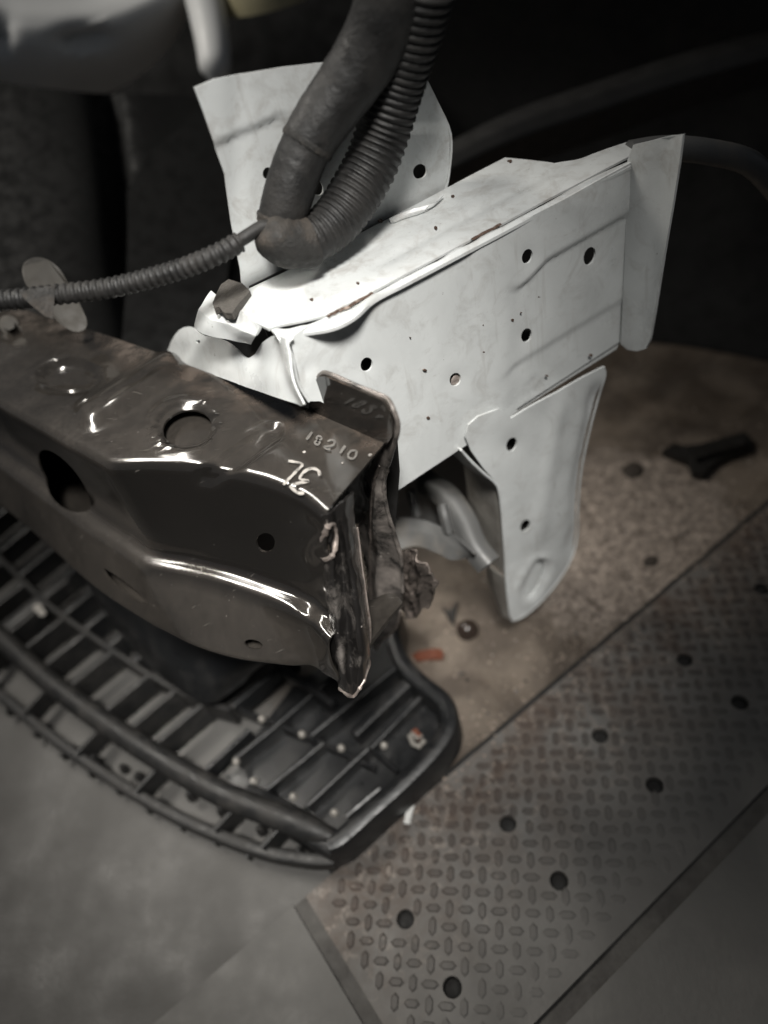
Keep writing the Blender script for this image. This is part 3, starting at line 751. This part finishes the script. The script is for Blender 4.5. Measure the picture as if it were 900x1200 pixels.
# crushed pillar at the corner
PG = []
colz = [ZB - .002, ZB - .04, ZB - .075, ZB - .11, ZB - .145]
cols = [[(377, 606), (379, 650), (383, 700), (388, 752), (398, 806)], [(383, 602), (389, 650), (393, 700), (398, 757), (404, 812)], [(391, 597), (400, 645), (404, 700), (409, 760), (414, 816)],
        [(399, 590), (407, 640), (414, 700), (421, 757), (424, 802)], [(407, 583), (413, 635), (423, 695), (430, 750), (431, 785)], [(414, 576), (420, 630), (428, 690), (434, 738), (432, 768)]]
zig = [0, .008, -.003, .007, .001, -.018]
for c_, zg in zip(cols, zig):
    PG.append([P(x, y, z_ + zg * (.3 if k == 0 else 1)) for k, ((x, y), z_) in enumerate(zip(c_, colz))])
PG = [spline(c_, 5) for c_ in PG]
ph = invert(PG, [[tuple(p) for p in chaikin([(384, 622), (389, 620), (390, 632), (387, 648), (380, 650), (378, 642)], 1)]], (2, 9))
pil = mesh_obj('crumpled_corner', loft(PG, .09, .35, ph, .0018, lambda q, s: .0022 * nz((s[0] * 1.5, s[1] * .6), .05, 5.) + .0008 * nz((s[0] * 2, s[1]), .09, 9.)), M['crush'], beam)
pil['label'] = 'crushed and creased steel corner of the beam'
def jag(path, mat, name, fn, r):
    q = [fn(x + random.uniform(-.8, .8), y + random.uniform(-.8, .8)) for x, y in spline(path, 5)]
    mesh_obj(name, tube(q, [r * random.uniform(.4, 1.5) for _ in q], 6), mat, beam)
pe = [PG[5][k] for k in range(4, len(PG[5]), 2)]
mesh_obj('torn_edge', tube(pe, [.0010 * random.uniform(.5, 1.5) for _ in pe], 6), M['bare'], beam)
pb = [PG[k][-1] for k in range(6)]
mesh_obj('torn_edge', tube(spline(pb, 4), [.0013 * random.uniform(.5, 1.5) for _ in range(21)], 6), M['bare'], beam)
tq = lambda x, y: TP(x, y) + TN * (tab_disp(x, y) + .0004)
jag([(445, 545), (440, 565), (437, 600), (434, 640), (437, 680), (440, 715), (443, 754)], M['scrap'], 'torn_edge', tq, .0013)
jag([(444, 756), (456, 742), (468, 732), (473, 712)], M['bare'], 'torn_edge', tq, .0011)
jag([(455, 545), (451, 565), (452, 582), (458, 606), (464, 635), (469, 655), (474, 690)], M['torn'], 'torn_edge', tq, .0012)
ring = [(384, 617), (391, 615), (394, 630), (391, 648), (384, 655), (376, 652), (375, 642), (380, 628), (384, 617)]
rst = invert(PG, [[tuple(p) for p in spline(ring, 4)]], (.5, 12))[0]
rq = grid_eval(PG, np.array([q[0] for q in rst]), np.array([q[1] for q in rst]))
vt = unit(CAM - rq.mean(0))
mesh_obj('torn_slot_edge', tube([q + vt * .0012 for q in rq], [.0016 * random.uniform(.6, 1.5) for _ in range(len(rq))], 7), M['bare'], beam)
# ragged scrap curling out behind
rg_out = [(456, 662), (468, 655), (476, 650), (486, 652), (496, 664), (503, 676), (509, 690), (506, 697), (503, 705), (500, 716), (496, 712), (490, 722), (480, 730), (470, 728), (456, 712)]
scr = mesh_obj('ragged_scrap', sheet(rg_out, [], lambda x, y: TP(x, y) - TN * .005, TN, .0022, 2.5, lambda x, y: .006 * nz((x * 1.6, y * .7), .06, 3.) + .0022 * nz((x, y), .2, 1.) + .006 * math.exp(-((x - 492 - (y - 690) * .1) / 7) ** 2) - .006 * sstep(474, 460, x)), M['scrap'], beam)
scr['label'] = 'ragged rusty scrap curling from the beam end'
# added dark sheet standing for shade inside the beam behind the gap
mesh_obj('dark_gap_sheet', sheet([(400, 575), (446, 532), (450, 570), (444, 700), (438, 745), (425, 740), (412, 660)], [], lambda x, y: TP(x, y) - TN * .016, TN, .002, 12), M['void'], beam)
# writing on the beam top: stamped row and marker strokes
tfn = lambda x, y: P(x, y, ZB + .0009)
k = 7.5
def ch(pts): return [(320 + x / k, 490 + y / k) for x, y in pts]
for nm, pts, wd in (('stamped_digit', [(345, 125), (295, 192)], 3.2), ('stamped_digit', [(428, 172), (405, 160), (382, 176), (396, 196), (412, 210), (402, 234), (374, 232), (368, 214), (398, 198), (424, 190), (428, 172)], 2.3),
                    ('stamped_digit', [(480, 208), (510, 195), (540, 205), (535, 235), (490, 250), (452, 255), (470, 275), (505, 278)], 2.4), ('stamped_digit', [(636, 246), (612, 278), (590, 312)], 3.2),
                    ('stamped_digit', [(735, 290), (690, 290), (662, 320), (668, 350), (700, 360), (728, 335), (735, 290)], 2.4)):
    mesh_obj(nm, ribbon(spline(ch(pts), 3), wd, tfn, UP), M['stamp'], beam, smooth=False)
for pts in ([(135, 380), (190, 390), (262, 412), (225, 450), (180, 500), (125, 555), (95, 592)], [(415, 512), (402, 470), (360, 448), (310, 455), (262, 490), (240, 535), (280, 552), (315, 560), (255, 572), (170, 588)], [(150, 600), (190, 640), (235, 665), (275, 660)]):
    mesh_obj('marker_stroke', ribbon(spline(ch(pts), 3), 3.4, tfn, UP, .0006), M['chalk'], beam, smooth=False)
for x, y, r in ((356.5, 529.5, .0012), (433.5, 533, .0014), (401.5, 542.5, .0008)):
    mesh_obj('paint_fleck', dome(P(x, y, ZB + .0005), r, .0005, UP, 8, 2), M['chalk'], beam)

# ================================================================== FOAM SCRAP
fs = [P(x, y, ZT + .0035 + .0006 * nz((x, y), .2, 3.)) for x, y in [(249, 355), (254, 343), (259, 333), (268, 327), (277, 330), (284, 332), (293, 341), (285, 350), (278, 358), (272, 367), (262, 366), (256, 359), (251, 362)]]
tag(mesh_obj('foam_pad', prism(fs, .005, UP), M['foam'], smooth=False), 'torn brown grey foam pad stuck on the broken corner of the white rail', 'foam pad')

# ================================================================== WIRING LOOM
loom = thing('wiring_loom', 'dusty black wiring loom and hoses lying over the white rail', 'wiring loom', tuple(P(322, 280, ZT)))
HB = lambda px, py, off: BK(px, py, off)
def corr(path, r, pitch, amp, seg=16):
    L = [0.]
    for i in range(1, len(path)): L.append(L[-1] + np.linalg.norm(path[i] - path[i - 1]))
    n = int(L[-1] / pitch * 6); q = []; rad = []
    for i in range(n + 1):
        l = L[-1] * i / n
        p = np.array([np.interp(l, L, [a[k] for a in path]) for k in range(3)]); q.append(p)
        rr = np.interp(l / L[-1], np.linspace(0, 1, len(r)), r) if np.ndim(r) else r
        w_ = math.cos(2 * math.pi * l / pitch); rad.append(rr * (1 + amp * max(-.6, min(.6, w_))))
    return q, rad
cpts = [(-60, 362, .53), (-10, 354, .525), (60, 346, .515), (130, 337, .508), (200, 319, .498)]
q, rd = corr(spline([PD(*c) for c in cpts] + [HB(250, 300, .034), HB(280, 284, .034)], 8), .0062, .0046, .12)
mesh_obj('conduit', tube(q, rd, 14), M['hose'], loom)
mesh_obj('lead', tube(spline([HB(272, 288, .034), HB(292, 275, .034), HB(308, 266, .036), HB(322, 266, .036)], 5), [.0042] * 16, 10), M['hose'], loom)
slv = [HB(*c) for c in [(328, 268, .026), (332, 248, .026), (343, 212, .026), (355, 180, .026), (371, 150, .027), (398, 112, .030), (428, 68, .036), (452, 20, .044), (476, -50, .055)]]
sp_ = spline(slv, 8)
rr = [np.interp(i / (len(sp_) - 1), [0, .06, .12, .2, .40, .42, .46, 1], [.0125, .0150, .0155, .0160, .0158, .0164, .0168, .021]) * (1 + .02 * nz((i, 0), .9, 2.)) for i in range(len(sp_))]
mesh_obj('taped_sleeve', tube(sp_, rr, 20), M['hose'], loom)
for i0, w0 in ((2, .0148), (4, .0152), (26, .0160)):
    pth = sp_[i0:i0 + 3]; mesh_obj('tape_wrap', tube(pth, [w0 * 1.03, w0 * 1.07, w0 * 1.05], 18), M['tape'], loom)
hs_ = [HB(*c) for c in [(318, 272, .032), (336, 284, .036), (366, 280, .036), (396, 256, .032), (419, 222, .028), (436, 190, .026), (450, 150, .026), (464, 100, .032), (478, 48, .042), (494, -30, .055)]]
q, rd = corr(spline(hs_, 8), [.0105, .0140, .0160, .0172, .0176, .0176, .0176, .018, .020, .022], .0052, .06, 18)
mesh_obj('corrugated_hose', tube(q, rd, 20), M['hose'], loom)
mesh_obj('tape_wrap', tube(spline([HB(308, 262, .034), HB(313, 267, .035), HB(322, 277, .037), HB(338, 285, .038), HB(358, 284, .038), HB(364, 282, .038)], 4), [np.interp(i / 20, [0, .15, .35, .6, .9, 1], [.003, .0095, .0142, .0160, .0165, .0152]) * (1 + .03 * nz((i, 0), .8, 1.)) for i in range(21)], 18), M['tape'], loom)
tri = [PD(*c) for c in [(22, 342, .510), (65, 334, .508), (62, 374, .504), (52, 370, .504), (30, 352, .506)]]
mesh_obj('tape_flag', prism(tri, .004, unit(CAM - tri[0])), M['tape'], loom, smooth=False)

# ================================================================== CROSSMEMBER BEHIND THE BRACKET
cm = thing('crossmember', 'shadowed grey pressed crossmember seen under the white rail', 'crossmember', tuple(P(510, 640, .15)))
G = []
for a, b, c_ in [((440, 610), (445, 628), (450, 652)), ((470, 606), (478, 622), (484, 640)), ((498, 610), (508, 628), (512, 648)), ((525, 622), (530, 640), (528, 656)), ((545, 640), (549, 648), (545, 655)), ((556, 650), (557, 652), (554, 654))]:
    G.append([P(*a, .22), P(*b, .212), P(*c_, .20)])
mesh_obj('curved_lip', loft(G, .15, .1, (), .002), M['galv'], cm)
rbp = spline([P(475, 545, .24), P(500, 566, .235), P(525, 584, .23), P(543, 612, .22), P(555, 640, .21), P(572, 662, .20)], 6)
mesh_obj('pressed_rib', sweep(rbp, [(-.013, -.004), (-.007, .002), (-.002, .0042), (.004, .003), (.008, -.001), (.012, -.006), (.0, -.009)], unit(CAM - rbp[10])), M['galv'], cm)
for x, y in ((484, 585), (521, 605)):
    q_ = spline([P(x - 3, y - 13, .24), P(x, y, .235), P(x + 5, y + 20, .22)], 4)
    mesh_obj('stiffener', sweep(q_, [(-.005, -.003), (-.0025, .002), (.0015, .003), (.005, -.003)], unit(CAM - q_[4])), M['galv'], cm)
mesh_obj('back_wall', sheet([(430, 560), (600, 480), (600, 660), (550, 652), (500, 612), (440, 615)], [], lambda x, y: S(x, y, -.085), RN, .002, 20, lambda x, y: .004 * nz((x, y), .03, 3.)), M['galv'], cm)

# ================================================================== GRILLE ON THE FLOOR
GZ = .055
gr = thing('grille', 'black plastic car grille lying on the floor under the bumper beam', 'grille', tuple(P(250, 880, 0)))
def gp(pts, z=GZ, n=6): return [P(x, y, z) for x, y in spline(pts, n)]
Tb = [(-120, 640), (-40, 712), (0, 746), (60, 800), (150, 865), (250, 925), (330, 958), (372, 974), (394, 984)]
Lb = [(-120, 715), (-40, 782), (0, 814), (90, 886), (200, 955), (300, 998), (360, 1011), (396, 1012)]
Ub = [(-120, 540), (-40, 615), (0, 654), (35, 690), (70, 723), (117, 757), (150, 780), (193, 808), (240, 832), (280, 845)]
tbp = gp(Tb, GZ - .006)
mesh_obj('front_bar', tube(tbp, [.0128 * (1 - .55 * sstep(.82, 1, i / (len(tbp) - 1))) for i in range(len(tbp))], 14), M['plastic_dusty'], gr)
mesh_obj('lower_rail', sweep(gp(Lb, 0.018), rrect(.012, .016, .003)), M['plastic_dusty'], gr)
mesh_obj('upper_rail', sweep(gp(Ub, 0.022), rrect(.007, .030, .002)), M['plastic_dusty'], gr)
def cross(path, x):
    xs = [p[0] for p in path]; return np.array([x, np.interp(x, xs, [p[1] for p in path])])
def slat(a, b, z0, h, wd, mat, name='slat'):
    pa = P(a[0], a[1], z0); pb = P(b[0], b[1], z0)
    return mesh_obj(name, sweep([pa, pa * .66 + pb * .34, pa * .33 + pb * .67, pb], rrect(wd, h, .0025)), mat, gr)
us = spline(Ub, 14)
dirs = np.array([-52., 42.])
def hit(path, p, d):
    sp2 = spline(path, 10); best = None
    for i in range(len(sp2) - 1):
        a, b = sp2[i], sp2[i + 1]; Mx = np.stack([d, a - b], 1)
        if abs(np.linalg.det(Mx)) < 1e-9: continue
        t, u_ = np.linalg.solve(Mx, a - p)
        if 0 <= u_ <= 1 and t > 0: best = p + d * t; break
    return best
sx = [-70, -48, -27, -4, 20, 45, 70, 92, 117, 148, 190, 222, 255]
for x in sx:
    p = cross(Ub, x); d = np.array([-52., 42. + max(0, (x - 100) * .02)])
    e = hit(Tb, p, d)
    if e is None: e = p + d
    slat(p, e, .012, .036, .0075, M['plastic_dusty'])
for x in [-60, -38, -14, 10, 36, 62, 88, 112, 140, 168, 200]:
    p = cross(Ub, x) + np.array([2., -2.])
    slat(p, p + np.array([92., -76.]), .010, .034, .011, M['plastic'])
for x in (-30, 20, 75, 138, 207, 297, 350):
    p = cross(Tb, x) + np.array([-3., 3.]); e = hit(Lb, p, np.array([-22., 24.])) ; e = e if e is not None else p + np.array([-22, 24.])
    slat(p, e, .012, .028, .006, M['plastic_dusty'])
ls = spline(Lb, 10)
for x in (20, 52, 84, 116, 148, 183, 222, 262, 300):
    p = cross(Lb, x); slat(p + [0, 0], p + np.array([-8., 10.]), .010, .012, .005, M['plastic_dusty'], 'edge_tab')
for x, y in ((16, 833), (32, 838), (88, 880), (98, 886), (115, 892), (148, 903), (166, 912), (181, 920), (226, 935), (262, 953), (308, 975), (353, 1001)):
    mesh_obj('peg', dome(P(x, y, .014), .0052, .016, UP, 12, 3), M['plastic_dusty'], gr)
# upper thin bar far left + fixing block with a pale clip nut
slat((-10, 770), (88, 690), .020, .028, .020, M['plastic_dusty'], 'clip_block')
nut = mesh_obj('clip_nut', merge(tube([P(44, 712, .052), P(44, 712, .058)], .0062, 6), tube([P(49, 718, .052), P(49, 718, .056)], .005, 6)), M['rivet'], gr)
# tray at the right end
tray_base = [(258, 905), (300, 860), (345, 800), (395, 770), (430, 735), (470, 730), (470, 790), (512, 833), (534, 868), (500, 918), (430, 984), (400, 1004), (350, 975), (300, 945)]
mesh_obj('tray_floor', sheet(tray_base, [ell(268, 893, 20, 14, -38, 14)], lambda x, y: P(x, y, .020), UP, .004, 12, lambda x, y: .002 * nz((x, y), .02, 2.)), M['plastic'], gr)
rim = [(440, 722), (466, 735), (468, 765), (478, 796), (500, 820), (522, 838), (531, 856), (529, 876), (512, 901), (480, 934), (445, 966), (412, 996), (396, 1004)]
mesh_obj('tray_rim', sweep(gp(rim, .012, 7), rrect(.020, .044, .008)), M['plastic'], gr)
mesh_obj('tray_edge', sweep(gp([(405, 1004), (380, 990), (345, 968), (300, 946)], .012, 5), rrect(.026, .040, .008)), M['plastic'], gr)
for a, b, z0, h, wd in (((372, 874), (478, 788), .020, .030, .008), ((420, 871), (482, 812), .020, .026, .012), ((438, 884), (498, 822), .020, .018, .006), ((318, 934), (384, 880), .020, .022, .006), ((366, 952), (436, 886), .020, .022, .006),
                        ((410, 962), (448, 930), .020, .016, .005), ((330, 862), (402, 800), .020, .026, .006), ((283, 838), (352, 782), .020, .028, .007), ((282, 900), (334, 858), .020, .024, .006),
                        ((330, 790), (398, 838), .030, .028, .008), ((281, 836), (384, 878), .020, .018, .005), ((384, 878), (442, 905), .020, .014, .005), ((440, 884), (468, 908), .020, .012, .005), ((250, 912), (300, 865), .020, .024, .006)):
    slat(a, b, z0, h, wd, M['plastic'], 'rib')
for x, y in ((307, 843), (354, 861), (400, 877), (450, 874), (277, 893), (298, 916), (344, 934), (392, 953)):
    mesh_obj('peg', dome(P(x, y, .040), .0042, .006, UP, 12, 3), M['rivet'], gr)
cn = mesh_obj('spring_clip', merge(tube([P(480, 862, .034), P(484, 872, .036), P(491, 875, .036), P(497, 868, .034)], .0028, 8), tube([P(483, 858, .036), P(489, 866, .038), P(494, 862, .036)], .0022, 8)), M['rivet'], gr)
mesh_obj('clip_insert', prism([P(x, y, .0385) for x, y in ((482, 856), (488, 853), (494, 862), (489, 867))], .005, UP), M['orange'], gr, smooth=False)
# black plastic duct between beam and grille
DG = []
for a, b, c_, d_ in [((100, 680), (112, 700), (122, 716), (128, 728)), ((140, 690), (148, 722), (156, 748), (164, 770)), ((190, 705), (190, 745), (196, 778), (204, 805)), ((240, 730), (232, 768), (232, 795), (234, 822)), ((290, 745), (275, 780), (262, 800), (254, 822)), ((330, 760), (315, 775), (300, 785), (286, 800))]:
    DG.append([P(*a, .16), P(*b, .135), P(*c_, .11), P(*d_, .075)])
dt = mesh_obj('air_duct', loft([spline(g, 4) for g in DG], .12, .3, (), .0025, lambda q, s: -.010 * math.exp(-((s[0] - 240) / 30) ** 2 - ((s[1] - 775) / 22) ** 2)), M['plastic'])
tag(dt, 'smooth curved black plastic duct panel under the beam, over the grille', 'duct')

# ================================================================== ENGINE BAY BACKGROUND
def PS(px, py, d): return PD(px, py, d * 1.25)
sh = thing('fan_shroud', 'big matt black plastic fan shroud at the left behind the beam', 'fan shroud', tuple(PS(120, 400, .95)))
G = []
for x, ys in ((-160, (70, 200, 330, 470)), (-60, (85, 210, 335, 480)), (30, (100, 215, 330, 480)), (95, (108, 212, 330, 480)), (130, (110, 215, 335, 480)), (150, (110, 215, 330, 480)), (215, (112, 200, 310, 470)), (250, (118, 180, 290, 460))):
    k = .84 + (.02 if x == 130 else 0) + .0002 * abs(x - 60)
    G.append([PS(x, ys[0], k + .06), PS(x + 14, ys[1], k), PS(x + 26, ys[2], k - .06), PS(x + 50, ys[3], k - .13)])
mesh_obj('shroud_wall', loft([spline(g, 4) for g in G], .16, .4, (), .004), M['shroud'], sh)
side_s = [PS(250, 118, .88), PS(268, 190, .84), PS(274, 270, .80), PS(262, 360, .76), PS(200, 440, .74), PS(140, 440, .74), PS(150, 300, .79), PS(148, 200, .83)]
mesh_obj('motor_cover', prism(chaikin(side_s, 1), .10, unit(CAM - side_s[2])), M['shroud'], sh)
pd_ = [PD(*c) for c in [(24, 312, .72), (36, 301, .72), (54, 302, .72), (70, 314, .715), (80, 332, .71), (92, 352, .70), (106, 384, .69), (84, 392, .69), (50, 360, .70), (30, 336, .71)]]
tag(mesh_obj('tan_bracket', prism([tuple(p) for p in chaikin(pd_, 2)], .012, unit(CAM - pd_[3])), M['tan'], smooth=False), 'small tan plastic lug behind the thin loom at far left', 'bracket')
bolt = thing('bright_bolt', 'shiny bolt with washer at the left edge on top of the beam', 'bolt', tuple(P(10, 382, ZB)))
mesh_obj('head', tube([P(10, 380, ZB + .004), P(10, 380, ZB + .010)], .0055, 6), M['rivet'], bolt, smooth=False)
mesh_obj('washer', tube([P(10, 380, ZB + .001), P(10, 380, ZB + .004)], .0085, 16), M['rivet'], bolt)
# pale blurred panel upper left
G = []
for x, ys in ((-80, (-120, -30, 40, 95)), (0, (-120, -20, 50, 118)), (60, (-120, -20, 55, 126)), (120, (-120, -25, 40, 112)), (175, (-120, -40, 15, 80)), (215, (-120, -60, -10, 30)), (232, (-120, -80, -50, -20))):
    G.append([PD(x, ys[0], 1.35), PD(x, ys[1], 1.30), PD(x, ys[2], 1.27), PD(x, ys[3], 1.33)])
pp = mesh_obj('inner_fender', loft([spline(g, 4) for g in G], .14, .4, (), .02, lambda q, s: -.04 * math.exp(-((s[0] - 98) / 26) ** 2 - ((s[1] - 46) / 11) ** 2) - .03 * math.exp(-((s[0] + 5) / 14) ** 2 - ((s[1] - 45) / 20) ** 2)), M['pale'])
tag(pp, 'out of focus pale grey rounded panel in the top left corner', 'body panel')
st_ = mesh_obj('strut_tower', tube(spline([PD(228, -60, 1.3), PD(238, -10, 1.24), PD(248, 40, 1.18), PD(252, 78, 1.14), PD(252, 96, 1.13)], 5), [.030 - .0006 * i - (.012 * sstep(15, 20, i)) for i in range(21)], 16), M['pale'])
tag(st_, 'narrow pale grey upright behind the white mounting plate, out of focus', 'body panel')
yb = mesh_obj('reservoir', dome(PD(318, 0, 1.25), .07, .07, UP, 16, 5), M['yellow']); tag(yb, 'blurred yellowish plastic reservoir at the top edge', 'reservoir')
bl = mesh_obj('firewall_liner', ([PD(-500, -500, 2.1), PD(1500, -500, 2.1), PD(1500, 350, 1.55), PD(900, 420, 1.6), PD(640, 420, 1.5), PD(400, 420, 1.7), PD(-500, 420, 1.9)], [[0, 1, 2, 3, 4, 5, 6]]), M['liner'])
tag(bl, 'dark lining closing the engine bay and wheel well behind everything', 'liner')
# dark underbody bar crossing the top right
G = []
for x, y0, y1, D in ((520, 170, 235, .95), (600, 130, 200, .98), (700, 95, 165, 1.02), (800, 62, 130, 1.06), (900, 35, 100, 1.1), (1000, 5, 70, 1.14)):
    G.append([PD(x, y0, D + .05), PD(x, y0 + 14, D), PD(x, (y0 + y1) / 2, D - .01), PD(x, y1, D + .04)])
tag(mesh_obj('suspension_arm', loft(G, .2, .15, (), .012), M['darkmetal']), 'dark metal arm running diagonally across the top right', 'suspension arm')
ab = mesh_obj('wheel_arch_lip', tube(spline([PD(738, 180, .625), PD(780, 174, .64), (PD(830, 178, .66)), PD(880, 192, .69), PD(915, 230, .73)], 5), [.0092] * 21, 12), M['galv'])
tag(ab, 'blurred grey lip of the wheel arch right of the rail end', 'body panel')

G = []
for x, y in ((520, 372), (640, 388), (742, 398), (800, 404), (860, 414), (930, 430), (1040, 450), (1250, 490)):
    a = P(x, y, .004); G.append([a, a + UP * .16 + np.array([.02, .06, 0]), a + UP * .40 + np.array([.0, .10, 0]), a + UP * .75 + np.array([-.05, .02, 0])])
tag(mesh_obj('wheel_arch_liner', loft([spline(g, 4) for g in G], .2, .6, (), .004, lambda q, s: .006 * nz(q, 12, 2.)), M['liner']), 'black wheel arch liner in shadow right of the rail end', 'liner')
# ================================================================== SMALL THINGS ON THE FLOOR
def rough_(V, Fc): return [v + np.array([.004 * nz(v, 90, 1.), .004 * nz(v, 90, 5.), .002 * nz(v, 120, 3.)]) for v in V], Fc
sd = [(518, 710), (527, 716), (536, 704), (534, 718), (531, 733), (524, 722)]
tag(mesh_obj('plastic_shard', prism([P(x, y, .006) for x, y in sd], .006, UP), M['blackbit'], smooth=False), 'small pointed black shard on the floor beside the round dark knob', 'shard')
bm_ = P(548, 740, 0)
V, Fc = dome(bm_, .0135, .016, UP, 18, 6); V = [v + np.array([0, 0, 0]) + .0012 * np.array([nz(v, 80, 1.), nz(v, 80, 2.), 0]) for v in V]
tag(mesh_obj('rubber_plug', (V, Fc), M['wet']), 'round dark rubber plug on the muddy floor below the bracket', 'rubber plug')
og = [(482, 768), (490, 763), (505, 760), (516, 760), (520, 765), (518, 771), (505, 772), (488, 773)]
tag(mesh_obj('lens_shard', prism([P(x, y, .007 - .003 * ((i % 3) == 0)) for i, (x, y) in enumerate(og)], .006, UP), M['orange'], smooth=False), 'orange lens splinter lying on the floor beside the grille', 'shard')
bk = thing('dark_bracket', 'flat black metal bracket lying on the floor at the right', 'bracket', tuple(P(830, 530, 0)))
o1 = [(776, 528), (790, 519), (802, 522), (820, 520), (872, 506), (880, 512), (880, 524), (850, 535), (838, 541), (824, 556), (812, 554), (806, 540)]
mesh_obj('plate', prism([P(x, y, .012) for x, y in o1], .010, UP), M['blackbit'], bk, smooth=False)
mesh_obj('arm', prism([P(x, y, .020) for x, y in ((808, 526), (872, 511), (874, 520), (816, 537))], .007, UP), M['blackbit'], bk, smooth=False)
tag(mesh_obj('mud_clod', rough_(*dome(P(742, 552, 0), .015, .006, UP, 14, 4)), M['clod']), 'dark wet clod at the upper edge of the dried mud patch', 'clod')
tag(mesh_obj('mud_clod', rough_(*dome(P(762, 658, 0), .009, .003, UP, 14, 4)), M['clod']), 'small dark clod on the dried mud near the tread plate seam', 'clod')
ws = spline([(489, 924), (484, 938), (479, 955), (477, 966)], 4)
tag(mesh_obj('cable_tie', sweep([P(x, y, .012) for x, y in ws], [(-.0035, 0), (.0035, 0), (.003, .002), (-.003, .002)]), M['white_bit']), 'short white plastic strip poking out beside the grille end', 'plastic strip')
cr_ = []
for i in range(2100):
    if i >= 900:
        v_ = random.gauss(-.004, .022); c = on(random.uniform(-.06, .75), v_) + UP * (PT if v_ > .003 else 0)
        if random.random() < .5 + .5 * nz(c, 18, 2.) * 2: continue
    elif i < 620:
        a = random.random() * 6.283; r = .17 * math.sqrt(random.random()); c = P(715, 635, 0) + np.array([r * math.cos(a), r * math.sin(a), 0])
    else:
        c = on(random.uniform(-.05, .7), -abs(random.gauss(0, .12)))
    if i < 900 and (c - SEAM_A) @ SN > -.004: continue
    s = random.uniform(.0006, .0021) * (1.4 if random.random() < .07 else 1)
    v = [c + np.array([math.cos(t + i) * s * random.uniform(.6, 1.2), math.sin(t + i) * s * random.uniform(.6, 1.2), 0]) for t in (0, 1.5, 3.1, 4.6)] + [c + np.array([s * .2, 0, s * random.uniform(.5, 1.0)])]
    cr_.append((v, [[0, 1, 4], [1, 2, 4], [2, 3, 4], [3, 0, 4]]))
dk = []
for i in range(170):
    c = on(random.uniform(-.1, .55), -abs(random.gauss(0, .13))); s = random.uniform(.0007, .0026)
    if (c - SEAM_A) @ SN > -.005: continue
    v = [c + np.array([math.cos(t + i) * s * random.uniform(.5, 1.4), math.sin(t + i) * s * random.uniform(.5, 1.4), 0]) for t in (0, 1.5, 3.1, 4.6)] + [c + np.array([0, s * .2, s * random.uniform(.4, .9)])]
    dk.append((v, [[0, 1, 4], [1, 2, 4], [2, 3, 4], [3, 0, 4]]))
d_ = mesh_obj('dark_grit', merge(*dk), M['blackbit'], smooth=False); d_['kind'] = 'stuff'; tag(d_, 'tiny dark grit scattered on the floor by the plate seam', 'grit')
g_ = mesh_obj('mud_crumbs', merge(*cr_), M['crumb'], smooth=False); g_['kind'] = 'stuff'; tag(g_, 'pale dried mud crumbs strewn over the brown floor', 'dirt')
